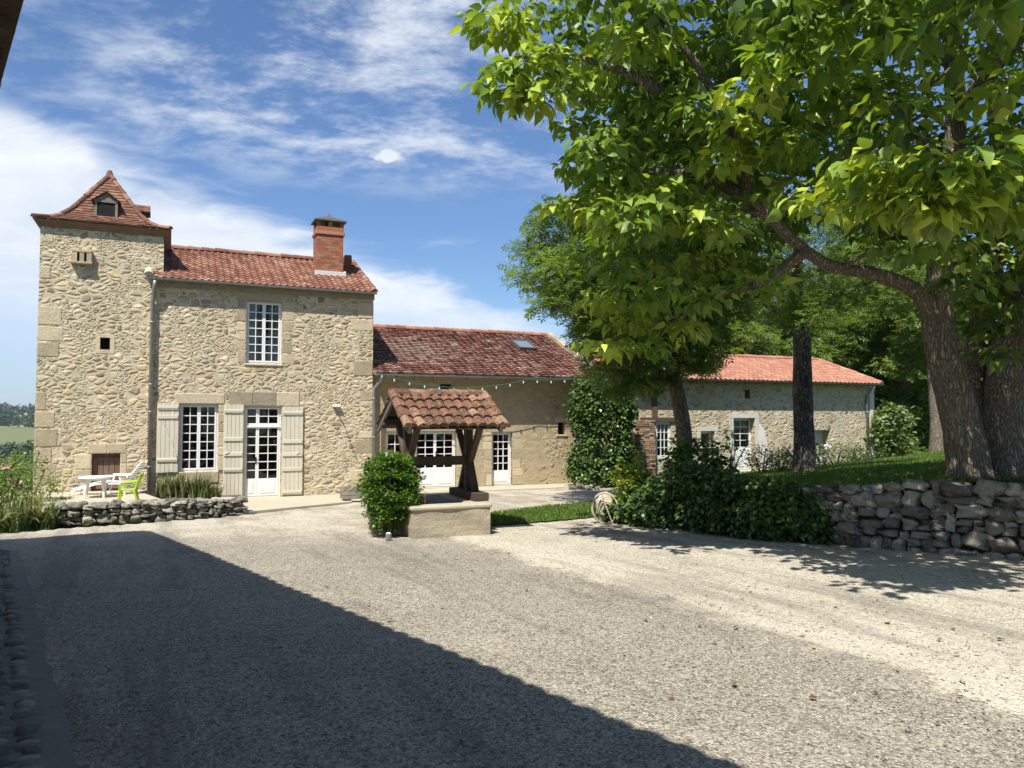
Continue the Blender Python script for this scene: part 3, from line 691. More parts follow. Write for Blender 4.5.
mb.box((U0, -.06, ZE - .20), (U1 + .02, .0 - .003, ZE + .0), .5); mb.build('eaves_board', M['soffit'], ro)
gutter(hroot, hoff, U0 - .16, U1 + .04, EV - .045, ZE - .01, 'zinc', .055)
cu0, cz0 = uz(316, 274, 1.25); cu1 = uz(342.5, 274, 1.25)[0]
def slope_z(v): return ZE + (ZR - ZE) * (v - EV) / (RV - EV)
# chimney: brick courses, corbel, open cap
ctop = uz(329, 236, 1.3)[1]
mb = MB(hoff); z = slope_z(1.1) - .1; crs = 0; depth = .62; v0c = 1.15
while z < ctop:
    x = cu0 - (.11 if crs % 2 else 0)
    while x < cu1 - .01:
        a, b = max(x, cu0), min(x + .22, cu1); mb.box((a + .004, v0c - rnd.uniform(0, .004), z + .004), (b - .004, v0c + .1, z + .062)); x += .22
    y = v0c + .1 - (.11 if crs % 2 else 0)
    while y < v0c + depth:
        a, b = max(y, v0c + .1), min(y + .22, v0c + depth)
        if b - a > .02:
            mb.box((cu0 - .001, a + .004, z + .004), (cu0 + .1, b - .004, z + .062)); mb.box((cu1 - .1, a + .004, z + .004), (cu1 + rnd.uniform(0, .003), b - .004, z + .062))
        y += .22
    z += .068; crs += 1
ch = mb.build('chimney', M['brick'], hroot)
mb = MB(hoff); mb.box((cu0 + .006, v0c + .006, slope_z(1.1) - .1), (cu1 - .006, v0c + depth - .006, ctop - .01)); mb.build('mortar_core', M['grey_ashlar'], ch)
mb = MB(hoff)
mb.box((cu0 - .04, v0c - .04, ctop), (cu1 + .04, v0c + depth + .04, ctop + .10), bev=.01); mb.box((cu0 - .01, v0c - .01, ctop + .10), (cu1 + .01, v0c + depth + .01, ctop + .24), bev=.01)
for i in (0, .5, 1):
    for j in (0, 1):
        x = cu0 + .05 + (cu1 - cu0 - .1) * i; y = v0c + .05 + (depth - .1) * j; mb.box((x - .05, y - .05, ctop + .24), (x + .05, y + .05, ctop + .44))
mb.build('chimney_cap', M['brick'], ch)
mb = MB(hoff); cx, cy, zt = (cu0 + cu1) / 2, v0c + depth / 2, ctop + .44
a, b = (cu1 - cu0) / 2 + .08, depth / 2 + .08
for dz in (0,): mb.mesh([(cx - a, cy - b, zt), (cx + a, cy - b, zt), (cx + a, cy + b, zt), (cx - a, cy + b, zt), (cx - a * .1, cy, zt + .2), (cx + a * .1, cy, zt + .2), (cx - a, cy - b, zt - .03), (cx + a, cy - b, zt - .03), (cx + a, cy + b, zt - .03), (cx - a, cy + b, zt - .03)],
    [(0, 1, 5, 4), (2, 3, 4, 5), (1, 2, 5), (3, 0, 4), (6, 7, 1, 0), (7, 8, 2, 1), (8, 9, 3, 2), (9, 6, 0, 3), (9, 8, 7, 6)])
mb.tube([(cx, cy, zt + .16), (cx, cy, zt + .27)], [.05, .02], 8); mb.build('chimney_cover', M['dark_zinc'], ch)
mb = MB(hoff); mb.box((cu0 - .06, v0c - .07, slope_z(v0c) - .02), (cu1 + .08, v0c - .008, slope_z(v0c) + .13), bev=.01); mb.box((cu1 + .006, v0c - .05, slope_z(v0c)), (cu1 + .08, v0c + depth, slope_z(v0c) + .16), bev=.01)
mb.build('lead_flashing', M['lead'], ch)
mb = MB(hoff); b0 = uz(343.5, 270, 2.3); b1 = uz(350.5, 258, 2.3)
z = slope_z(2.0) - .1
while z < b1[1]: mb.box((b0[0], 2.1 - rnd.uniform(0, .01), z), (b1[0], 2.55, z + .06), bev=.006); z += .066
mb.build('small_chimney', M['brick'], hroot)
# wall fitting with its cable
f0 = uz(336, 406, -.03); f1 = uz(354, 446, -.03)
mb = MB(hoff); mb.box((f0[0] - .1, -.12, f0[1] - .03), (f0[0] + .12, -.002, f0[1] + .03), bev=.01); wl = mb.build('wall_lamp', M['white_paint'], hroot)
mb = MB(hoff); mb.tube([(f0[0] - .05, -.06, f0[1] - .03), ((f0[0] + f1[0]) / 2, -.03, (f0[1] + f1[1]) / 2 - .03), (f1[0] + .05, -.03, f1[1] - .3)], .008, 5); mb.build('cable', M['iron'], wl)
# downpipe by the tower corner and the one at the right corner
pu = uz(150.5, 400, -.1)[0]
pipe('downpipe', hroot, hoff, [(pu + .05, EV - .045, ZE - .08), (pu + .04, EV - .02, ZE - .22), (pu, -.10, ZE - .55), (pu, -.10, .32)], .05, brackets=[(pu, -.10, z) for z in (4.6, 3.0, 2.3, .9)])
pu = U1 + .05
pipe('downpipe', hroot, hoff, [(pu + .16, -.33, 3.36), (pu + .12, -.20, 3.2), (pu - .03, -.08, 2.98), (pu - .03, -.08, .05)], .05, brackets=[(pu - .03, -.08, z) for z in (2.7, 1.6)])

# ============================================================ stone_tower
TV = .22
TU0 = uz(34.5, 420, TV)[0]; TU0 += .01; TW = 2.80; TU1 = TU0 + TW; TZ = uz(42, 225, TV)[1]
troot, toff = house_root('stone_tower', TU0, TV, 'square rubble stone tower with steep brown tiled pyramid roof at the left end', 'tower')
tH = rect(91.5, 453.5, 120, 480, TV); tH = (tH[0], tH[1], .28, tH[3]); tS = rect(100, 337.6, 110, 349.5, TV)
mb = MB(toff); wall_open(mb, TU0, TU1, -1.5, TZ, TV, .28, [tH, tS])
for p in ([(TU0, TV), (TU0, TV + TW)], [(TU1, TV), (TU1, TV + TW)], [(TU0, TV + TW), (TU1, TV + TW)]):
    (a, b), (c, d) = p; mb.face([(a, b, -1.5), (c, d, -1.5), (c, d, TZ), (a, b, TZ)], .5)
mb.build('wall', M['house_stone'], troot)
jambs(troot, toff, (tH,), TV, .14, .16, .25, .2, .1)
one('lintel', troot, toff, (tH[0] - .10, TV - .012, tH[3]), (tH[1] + .14, TV + .25, tH[3] + .25), 'ashlar', n=2)
mb = MB(toff); e_ = .10
for q in ((tS[0] - e_, tS[0], tS[2] - e_, tS[3] + e_), (tS[1], tS[1] + e_, tS[2] - e_, tS[3] + e_), (tS[0] + .001, tS[1] - .001, tS[3], tS[3] + e_), (tS[0] + .001, tS[1] - .001, tS[2] - e_, tS[2])): mb.box((q[0], TV - .008, q[2]), (q[1], TV + .15, q[3]))
mb.build('window_surround', M['ashlar'], troot)
mb = MB(toff); z = -.2
while z < TZ - .1:
    h = min(rnd.uniform(.2, .5), TZ - .1 - z)
    if rnd.random() < .7: mb = MB(toff); mb.box((TU0 - .01, TV - .006 - rnd.uniform(0, .008), z + .005), (TU0 + rnd.uniform(.2, .6), TV + .34, z + h - .005), bev=.03); mb.build('quoin_stone', M['ashlar'], troot)
    z += h
mb = MB(toff); mb.box((tS[0], TV + .2, tS[2]), (tS[1], TV + .24, tS[3])); mb.build('opening_shade', M['room_shade'], troot)  # near-black panel painted as the shade in the little window
mb = MB(toff); n = 5
for i in range(n):
    a = tH[0] + (tH[1] - tH[0]) * i / n; b = tH[0] + (tH[1] - tH[0]) * (i + 1) / n; mb.box((a + .004, TV + .13, tH[2]), (b - .004, TV + .17, tH[3] - .01), bev=.005)
for z in (tH[2] + .12, tH[3] - .15): mb.box((tH[0] + .03, TV + .105, z - .05), (tH[1] - .03, TV + .128, z + .05))
mb.build('hatch_door', M['hatch_wood'], troot)
# pigeon box
bx = rect(72.5, 254.5, 92, 262.5, TV)
mb = MB(toff); mb.box((bx[0] - .03, TV - .17, bx[2] - .06), (bx[1] + .03, TV + .02, bx[2]), bev=.012); pb_ = mb.build('pigeon_box', M['ashlar'], troot)
mb = MB(toff); a, b = bx[0], bx[1]; t3 = (b - a) / 3; zl, zh = bx[2], bx[3] + .03
for x0, x1 in ((a, a + .11), ((a + b) / 2 - .05, (a + b) / 2 + .05), (b - .11, b)): mb.box((x0, TV - .14, zl), (x1, TV + .02, zh))
mb.box((a - .01, TV - .15, zh), (b + .01, TV + .02, zh + .08), bev=.012); mb.build('pigeon_holes', M['ashlar'], pb_)
mb = MB(toff); mb.box((a + .03, TV - .06, zl + .001), (b - .03, TV + .03, zh - .001)); mb.build('opening_shade', M['room_shade'], pb_)  # near-black box stands in for the shade behind the pigeon holes
# bell-cast pyramid roof
TC = Vector((TU0 + TW / 2, TV + TW / 2, 0)); OH = .16; HB = TW / 2 + OH; tze = uz(34, 217, TV - OH)[1]
pk = TC.x, TC.y; r_pk = O0 + du_ * pk[0] + dv_ * pk[1]; dpk = r_pk.y; tzp = CAMZ + dpk * ray(111, 175).z / ray(111, 175).y
prof = [(0, 1.0), (.055, .80), (.15, .64), (.29, .50), (1.0, .0)]
def prof_s(h):
    for (h0, s0), (h1, s1) in zip(prof, prof[1:]):
        if h <= h1: return s0 + (s1 - s0) * (h - h0) / (h1 - h0)
    return 0
mb = MB(toff)
for fx, (ax, ay, nx, ny) in enumerate([(1, 0, 0, -1), (0, 1, 1, 0), (-1, 0, 0, 1), (0, -1, -1, 0)]):
    hcur = 0.0; row = 0; H = tzp - tze; prevh = 0
    while hcur < .985:
        s0 = prof_s(hcur); dh = .0
        # advance 10.5 cm along the slope
        h1 = hcur
        while h1 < 1 and math.hypot((prof_s(hcur) - prof_s(h1)) * HB, (h1 - hcur) * H) < .105: h1 += .002
        h1 = min(h1, 1.0); s1_ = prof_s(min(1, h1 + .008)); w0 = s0 * HB; w1 = s1_ * HB; x = -w0 - rnd.uniform(0, .15)
        while x < w0:
            a0, a1 = max(x, -w0), min(x + .165, w0); x += .165
            if a1 - a0 < .01: continue
            k0, k1 = a0 * w1 / w0, a1 * w1 / w0
            if abs(a0) < w1: k0 = a0
            if abs(a1) < w1: k1 = a1
            l = .018 + rnd.uniform(0, .008); l2 = l + rnd.uniform(-.005, .005)
            def pt(al, outd, z): return (TC.x + ax * al + nx * outd, TC.y + ay * al + ny * outd, z)
            z0, z1 = tze + hcur * H, tze + min(1, h1 + .008) * H
            mb.mesh([pt(a0 + .003, w0 + l * .6, z0 + l), pt(a1 - .003, w0 + l2 * .6, z0 + l2), pt(k1, w1, z1), pt(k0, w1, z1), pt(a0 + .003, w0, z0 - .004), pt(a1 - .003, w0, z0 - .004)], [(0, 1, 2, 3), (4, 5, 1, 0)])
        hcur = h1
trf = mb.build('roof', M['tower_tile'], troot)
mb = MB(toff)
for sx, sy in ((-1, -1), (1, -1), (1, 1), (-1, 1)):
    pts = [(TC.x + sx * s * HB, TC.y + sy * s * HB, tze + h * (tzp - tze) + .03) for h, s in prof]
    for p, q in zip(pts, pts[1:]): ridge_row(mb, p, q, .07, .26)
mb.tube([(TC.x, TC.y, tzp - .1), (TC.x, TC.y, tzp + .12)], [.13, .05], 8); mb.build('hip_tiles', M['tower_tile'], trf)
mb = MB(toff); z = tze - .02
mb.mesh([(TC.x + sx * HB, TC.y + sy * HB, z) for sx, sy in ((-1, -1), (1, -1), (1, 1), (-1, 1))] + [(TC.x + sx * (TW / 2 + .02), TC.y + sy * (TW / 2 + .02), z - .16) for sx, sy in ((-1, -1), (1, -1), (1, 1), (-1, 1))],
        [(0, 1, 5, 4), (1, 2, 6, 5), (2, 3, 7, 6), (3, 0, 4, 7), (0, 3, 2, 1)]); mb.build('eaves_soffit', M['hatch_wood'], trf)
# dormers (front and right slopes)
for nm, T in (('front', lambda p, q, z: (TC.x + p, TC.y - q, z)), ('right', lambda p, q, z: (TC.x + q, TC.y + p, z))):
    hb = .19; q0 = prof_s(hb) * HB + .02; zb = tze + hb * (tzp - tze); w_ = .27; hh = .42
    if nm == 'front': pass
    mb = MB(toff)
    for sg in (-1, 1):
        mb.mesh([T(sg * w_, q0, zb), T(sg * (w_ - .06), q0, zb), T(sg * (w_ - .06), q0, zb + hh), T(sg * w_, q0, zb + hh), T(sg * w_, q0 - .6, zb), T(sg * (w_ - .06), q0 - .6, zb), T(sg * (w_ - .06), q0 - .6, zb + hh), T(sg * w_, q0 - .6, zb + hh)],
                [(0, 1, 2, 3), (0, 4, 7, 3), (1, 2, 6, 5), (4, 5, 6, 7), (3, 2, 6, 7), (0, 1, 5, 4)])
    mb.mesh([T(-w_, q0 + .01, zb + hh - .05), T(w_, q0 + .01, zb + hh - .05), T(w_, q0 + .01, zb + hh + .01), T(0, q0 + .01, zb + hh + .2), T(-w_, q0 + .01, zb + hh + .01)], [(0, 1, 2, 3, 4)])
    dm = mb.build('dormer', M['oak'] if nm == 'right' else M['grey_wood'], troot)
    mb = MB(toff); mb.mesh([T(-w_ + .06, q0 - .015, zb), T(w_ - .06, q0 - .015, zb), T(w_ - .06, q0 - .015, zb + hh - .05), T(-w_ + .06, q0 - .015, zb + hh - .05)], [(0, 1, 2, 3)]); mb.build('opening_shade', M['room_shade'], dm)  # near-black sheet painted as the shaded inside of the dormer
    mb = MB(toff)
    for sg in (-1, 1):
        for j in range(4):
            for i in range(5):
                f0_, f1_ = j / 4, (j + 1.15) / 4; e0 = (1 - f0_) * (w_ + .07); e1 = max(0, (1 - f1_)) * (w_ + .07); zz0 = zb + hh - .03 + f0_ * .25 + .02; zz1 = zb + hh - .03 + min(1, f1_) * .25
                qa, qb = q0 + .07 - i * .16, q0 + .07 - (i + 1) * .16 + .003
                mb.mesh([T(sg * e0, qa, zz0), T(sg * e0, qb, zz0), T(sg * e1, qb, zz1), T(sg * e1, qa, zz1), T(sg * e0, qa, zz0 - .03), T(sg * e0, qb, zz0 - .03)], [(0, 1, 2, 3), (4, 5, 1, 0)])
    mb.build('dormer_roof', M['tower_tile'], dm)

# ============================================================ stone_cottage (the low middle range)
CV = .30
CU0, CU1 = U1 + .004, 10.75
CEV = CV - .56
CZE = uz(378, 373, CEV)[1]; CRV = CV + 3.6; CZR = uz(374, 327.5, CRV)[1]; czW = CZE + (CZR - CZE) * .56 / (CRV - CEV)
croot, coff = house_root('stone_cottage', CU0, CV, 'low stone range with weathered red roof and skylight between house and ivy', 'house')
c1 = rect(386, 431.5, 406, 478, CV); c2 = rect(415.5, 431, 456.5, 487, CV); c3 = rect(492, 432, 512.5, 484.8, CV); c4 = rect(558, 422.5, 565.5, 434.5, CV); c5 = rect(440, 384, 452.5, 391, CV)
c2 = (c2[0], c2[1], .05, c2[3]); c3 = (c3[0], c3[1], .05, c3[3]); c1 = (c1[0], c1[1], .7, c1[3])
mb = MB(coff); wall_open(mb, CU0, CU1, -.1, czW, CV, .26, [c1, c2, c3, c4, c5]); gable_shell(mb, CU0, CU1, CV, CV + 7.2, -.1, czW, CRV, CZR - .05, left=False)
mb.build('wall', M['cottage_stone'], croot)
mb = MB(coff); mb.box((CU0 + .01, CV + 1.1, 0), (CU1 - .01, CV + 1.14, czW - .03)); mb.build('shade_backing', M['room_shade'], croot)  # near-black backing puts the shade of the rooms into colour
jambs(croot, coff, (c1, c2, c3), CV, .2, .22, .12, .3, .2, .002)
for h in (c1, c2, c3, c4): one('lintel', croot, coff, (h[0] - .12, CV - .004, h[3]), (h[1] + .12, CV + .2, h[3] + .17), 'ashlar')
one('sill', croot, coff, (c4[0] - .08, CV - .03, c4[2] - .07), (c4[1] + .08, CV + .2, c4[2] - .002), 'ashlar')
for h in (c4, c5): one('opening_shade', croot, coff, (h[0] - .001, CV + .2, h[2] - .001), (h[1] + .001, CV + .25, h[3] + .001), 'room_shade', 0)  # shade of the two small openings put in as near-black panels
window(croot, coff, *c1, CV + .14, 2, 3, 1, curtain=M['red_cloth'], ccov=.42, label='window with red curtains behind the well')
window(croot, coff, *c2, CV + .14, 2, 5, 2, name='french_door', panel=.52, curtain=M['red_cloth'], ccov=.2, handle=True, label='double french door behind the well')
window(croot, coff, *c3, CV + .14, 3, 5, 1, name='french_door', panel=.38, curtain=M['red_cloth'], ccov=.42, label='single glazed door to the right of the well')
mb = MB(coff); cs = Vector((0, CRV - CEV, CZR - CZE)); csl = cs.length; csu = cs.normalized()
tile_roof(mb, (CU0 + .0, CEV, CZE), (1, 0, 0), csu, CU1 - CU0 - .1, csl, .215, .17, .012, .046, 'roman', .009, bow=.03, k=5)
crf = mb.build('roof', M['cottage_tile'], croot)
mb = MB(coff); deck(mb, [(CU0, CEV + .02, CZE - .005), (CU1, CEV + .02, CZE - .005), (CU1, CRV, CZR - .01), (CU0, CRV, CZR - .01)]); deck(mb, [(CU0, CRV + .002, CZR - .01), (CU1, CRV + .002, CZR - .01), (CU1, 2 * CRV - CEV, CZE), (CU0, 2 * CRV - CEV, CZE)])
uu = CU0 + .15
while uu < CU1: mb.beam((uu, CEV + .06, CZE - .10), (uu, CV + .02, CZE - .10 + (CV - CEV - .04) * csu.z / csu.y), .07, .09); uu += .55
mb.build('eaves_rafters', M['soffit'], crf)
mb = MB(coff); ridge_row(mb, (CU0, CRV, CZR + .03), (CU1 - .1, CRV, CZR + .03), .11, .34); mb.build('ridge_tiles', M['brick'], crf)
mb = MB(coff)   # raised stone verge at the far end
n = 14
for i in range(n):
    f0_, f1_ = i / n, (i + 1) / n; p = Vector((CU1 - .18, CEV, CZE)).lerp(Vector((CU1 - .18, CRV, CZR)), f0_); q = Vector((CU1 - .18, CEV, CZE)).lerp(Vector((CU1 - .18, CRV, CZR)), f1_)
    mb.mesh([(p.x, p.y, p.z), (p.x + .24, p.y, p.z), (p.x + .24, q.y - .01, q.z), (p.x, q.y - .01, q.z), (p.x, p.y, p.z + .14), (p.x + .24, p.y, p.z + .13), (p.x + .24, q.y - .01, q.z + .14), (p.x, q.y - .01, q.z + .13)], [(0, 1, 5, 4), (1, 2, 6, 5), (2, 3, 7, 6), (3, 0, 4, 7), (4, 5, 6, 7)])
mb.build('verge_stones', M['grey_ashlar'], crf)
gutter(croot, coff, CU0 + .02, CU1 - .1, CEV - .045, CZE - .02, 'zinc', .055)
# skylight
def croof(px, py):   # point of the roof plane seen at a measured place
    r = ray(px, py); nrm = Vector((0, -csu.z, csu.y)); best = None
    lo, hi = 5.0, 60.0
    f = lambda t: (lambda q: (q[2] - (CZE + (q[1] - CEV) * csu.z / csu.y)))(((Vector((r.x * t, r.y * t)) - O0).dot(du_), (Vector((r.x * t, r.y * t)) - O0).dot(dv_), CAMZ + r.z * t))
    for _ in range(60):
        mid = (lo + hi) / 2
        if f(mid) > 0: lo = mid
        else: hi = mid
    q = Vector((r.x * lo, r.y * lo)) - O0; return q.dot(du_), q.dot(dv_)
a = croof(523, 347); ua, va = a[0], a[1]
def cp(u, v, h=0): return Vector((u, v, CZE + (v - CEV) * csu.z / csu.y)) + Vector((0, -csu.z, csu.y)) * h
mb = MB(coff); sw, sh = .33, .42
for (x0, x1, y0, y1) in ((-sw, -sw + .06, -sh, sh), (sw - .06, sw, -sh, sh), (-sw + .06, sw - .06, -sh, -sh + .06), (-sw + .06, sw - .06, sh - .06, sh)):
    P8 = [cp(ua + x, va + y, h) for h in (.0, .13) for x, y in ((x0, y0), (x1, y0), (x1, y1), (x0, y1))]
    mb.mesh(P8, [(4, 5, 6, 7), (0, 1, 5, 4), (1, 2, 6, 5), (2, 3, 7, 6), (3, 0, 4, 7)])
sk = mb.build('skylight', M['dark_zinc'], croot)
mb = MB(coff); mb.face([cp(ua - sw + .05, va - sh + .05, .11), cp(ua + sw - .05, va - sh + .05, .11), cp(ua + sw - .05, va + sh - .05, .11), cp(ua - sw + .05, va + sh - .05, .11)]); mb.build('glass', M['skylight_glass'], sk)

# ============================================================ stone_outbuilding (right range, orange roof)
BV = .30; BU0 = CU1 + .004; BU1 = uz(873.5, 420, BV)[0]; BEV = BV - .36
BZE = uz(700, 379, BEV)[1]; BRV = BV + 2.9; BZR = uz(750, 357.5, BRV)[1]; bzW = BZE + (BZR - BZE) * .36 / (BRV - BEV)
broot, boff = house_root('stone_outbuilding', BU0, BV, 'long low stone outbuilding with bright orange tiled roof behind the lawn and trees', 'outbuilding')
b1 = rect(656, 422, 671, 458, BV); b2 = rect(700.5, 431, 714.5, 445.5, BV); b3 = rect(733.5, 418, 755, 473, BV); b4 = rect(745, 390, 750.5, 398.5, BV); b5 = rect(812.5, 430, 830.5, 470, BV)
mb = MB(boff); wall_open(mb, BU0, BU1, -.1, bzW, BV, .42, [b1, b2, b3, b4, b5]); gable_shell(mb, BU0, BU1, BV, BV + 5.8, -.1, bzW, BRV, BZR - .05)
mb.build('wall', M['barn_stone'], broot)
mb = MB(boff); mb.box((BU0 + .01, BV + 1.4, 0), (BU1 - .01, BV + 1.44, bzW - .03)); mb.build('shade_backing', M['room_shade'], broot)  # near-black sheet in place of the shade inside the range
for h, t in ((b3, .17), (b2, .14)):
    mb = MB(boff); mb.box((h[0] - t, BV - .025, h[2]), (h[0] - .002, BV + .2, h[3])); mb.box((h[1] + .002, BV - .025, h[2]), (h[1] + t * 1.1, BV + .2, h[3])); mb.box((h[0] - t, BV - .03, h[3] + .002), (h[1] + t, BV + .2, h[3] + t)); mb.build('limewashed_surround', M['limewash'], broot)
one('sill', broot, boff, (b2[0] - .14, BV - .06, b2[2] - .1), (b2[1] + .14, BV + .2, b2[2] - .003), 'limewash')
# battered lime-washed foot to the right of the door
mb = MB(boff); x = b3[1] + .19; mb.mesh([(x, BV - .42, .0), (x + .34, BV - .36, .0), (x + .26, BV - .003, 1.75), (x, BV - .003, 2.0), (x, BV + .1, 0), (x + .34, BV + .1, 0)], [(0, 1, 2, 3), (0, 3, 4), (1, 5, 2), (0, 4, 5, 1), (4, 3, 2, 5)]); mb.build('limewashed_buttress', M['limewash'], broot)
mb = MB(boff); mb.box((BU1 - .2, BV - .03, 0), (BU1 + .03, BV + .3, bzW - .05)); mb.build('limewashed_corner', M['limewash'], broot)
mb = MB(boff); mb.box((b4[0], BV + .25, b4[2]), (b4[1], BV + .3, b4[3])); mb.build('opening_shade', M['room_shade'], broot)  # near-black panel for the shade in the small hole
mb = MB(boff); mb.box((b5[0], BV + .36, b5[2]), (b5[1], BV + .40, b5[3])); mb.build('recess_door', M['limewash'], broot)
window(broot, boff, *b1, BV + .06, 3, 4, 1, label='small white window under the timber beam')
window(broot, boff, *b2, BV + .2, 1, 1, 1, label='tiny square window')
window(broot, boff, *b3, BV + .22, 2, 4, 1, name='door', panel=.85, label='half glazed door with white surround')
mb = MB(boff); pw = uz(654, 400, BV)[0]; bmz = uz(660, 418, BV)[1]
mb.box((pw - .1, BV - .05, bmz), (pw + .1, BV - .003, bzW - .05)); mb.box((uz(640, 418, BV)[0], BV - .06, bmz - .13), (uz(681, 418, BV)[0], BV - .003, bmz + .02)); mb.build('timber_frame', M['oak'], broot)
mb = MB(boff); x0, x1 = uz(638.5, 440, BV - .2)[0], uz(655, 440, BV - .2)[0]; z = .0   # old brick pier
while z < bmz - .14:
    x = x0 + rnd.uniform(-.04, .05) + max(0, (bmz - z - .9)) * -.05
    while x < x1: mb.box((x, BV - .22 - rnd.uniform(0, .03), z), (min(x + .2, x1), BV - .004, z + .065), bev=.01); x += .21
    z += .072
mb.build('brick_pier', plain_stone('old_brick', [(.1, (.16, .10, .07)), (.5, (.30, .20, .14)), (1, (.48, .40, .31))], 9, .01), broot)
mb = MB(boff); bs_ = Vector((0, BRV - BEV, BZR - BZE)); bsl = bs_.length; bsu = bs_.normalized()
tile_roof(mb, (BU0, BEV, BZE), (1, 0, 0), bsu, BU1 - BU0 + .15, bsl, .21, .26, .036, .018, 'roman', .003, k=5)
tile_roof(mb, (BU0, 2 * BRV - BEV, BZE), (1, 0, 0), (0, -bsu.y, bsu.z), BU1 - BU0 + .15, bsl, .21, .26, .036, .018, 'roman', .003, k=4)
brf = mb.build('roof', M['barn_tile'], broot)
mb = MB(boff); deck(mb, [(BU0, BEV + .02, BZE - .005), (BU1 + .15, BEV + .02, BZE - .005), (BU1 + .15, BRV, BZR - .01), (BU0, BRV, BZR - .01)]); deck(mb, [(BU0, BRV + .002, BZR - .01), (BU1 + .15, BRV + .002, BZR - .01), (BU1 + .15, 2 * BRV - BEV, BZE), (BU0, 2 * BRV - BEV, BZE)])
mb.build('eaves_board', M['soffit'], brf)
mb = MB(boff); ridge_row(mb, (BU0, BRV, BZR + .03), (BU1 + .15, BRV, BZR + .03), .11, .4); ridge_row(mb, (BU1 + .1, BEV, BZE + .04), (BU1 + .1, BRV, BZR + .05), .09, .4); mb.build('ridge_tiles', M['barn_tile'], brf)
gutter(broot, boff, BU0 + .05, BU1 + .12, BEV - .05, BZE - .03, 'dark_zinc', .06)
pu = uz(867.5, 420, BV - .1)[0]
pipe('downpipe', broot, boff, [(pu + .05, BEV - .05, BZE - .1), (pu, BV - .1, BZE - .5), (pu, BV - .1, .5)], .055, brackets=[(pu, BV - .1, 2.4)])
mb = MB(boff); q = uz(730.5, 408, BV); q2 = uz(730.5, 431, BV)
mb.tube([(q[0], BV - .02, q[1] + .25), (q[0], BV - .02, q2[1])], .012, 6); mb.box((q[0] - .05, BV - .09, q2[1] - .12), (q[0] + .05, BV - .003, q2[1] + .04), bev=.01); mb.build('wall_lamp', M['zinc'], broot)

# ============================================================ the barn whose shadow falls on the yard (eave at the top left corner of the view)
BE = Vector((.617, -.787)).normalized(); BN = Vector((-BE.y * -1, BE.x * -1))   # along the eave towards the viewer; inwards
BN = Vector((-.787, -.617)).normalized()
ZB = 5.18
cnr = yard(145, 530); cnr = Vector((cnr.x - .237 * (ZB - cnr.z), cnr.y - .598 * (ZB - cnr.z)))
sroot = empty('stone_barn', (cnr.x, cnr.y, 0), 'tall stone barn at the left whose dark roof edge shows in the top left corner', 'barn')
soff = (cnr.x, cnr.y, 0)
def bp(t, s, z): q = cnr + BE * t + BN * s; return (q.x, q.y, z)
LB, WB = 22.0, 9.0; mb = MB(soff)
for (t0, s0), (t1, s1_) in (((.75, .85), (LB, .85)), ((.75, .85), (.75, WB - .8)), ((.75, WB - .8), (LB, WB - .8)), ((LB, .85), (LB, WB - .8))):
    mb.face([bp(t0, s0, -1), bp(t1, s1_, -1), bp(t1, s1_, ZB), bp(t0, s0, ZB)], .5)
mb.build('wall', M['barn_stone'], sroot)
mb = MB(soff); zr = ZB + 1.5
A_, B_, C_, D_ = bp(0, 0, ZB), bp(LB, 0, ZB), bp(LB, WB, ZB), bp(0, WB, ZB); E_, F_ = bp(WB / 2, WB / 2, zr), bp(LB - WB / 2, WB / 2, zr)
e3 = Vector((BE.x, BE.y, 0)); n3 = Vector((BN.x, BN.y, 0)); Ls = math.hypot(WB / 2, zr - ZB)
tile_roof(mb, A_, e3, (n3 * (WB / 2) + Vector((0, 0, zr - ZB))).normalized(), LB, Ls, .25, .3, .05, .03, 'canal', .006, clip=lambda b: (b * .95, LB - b * .95), k=4)
tile_roof(mb, A_, n3, (e3 * (WB / 2) + Vector((0, 0, zr - ZB))).normalized(), WB, Ls, .25, .3, .05, .03, 'canal', .006, clip=lambda b: (b * .95, WB - b * .95), k=4)
rf_ = mb.build('roof', M['well_tile'], sroot)
mb = MB(soff)
lw = [Vector(p) - Vector((0, 0, .07)) for p in (A_, B_, C_, D_)]
mb.mesh([A_, B_, C_, D_, E_, F_, *lw], [(0, 1, 5, 4), (1, 2, 5), (2, 3, 4, 5), (3, 0, 4), (9, 8, 7, 6), (0, 6, 7, 1), (1, 7, 8, 2), (2, 8, 9, 3), (3, 9, 6, 0)], .3)
t = .4
while t < LB: mb.beam(bp(t, .05, ZB - .12), bp(t, .9, ZB - .12), .09, .1); t += .6
mb.build('eaves_rafters', M['oak'], rf_)

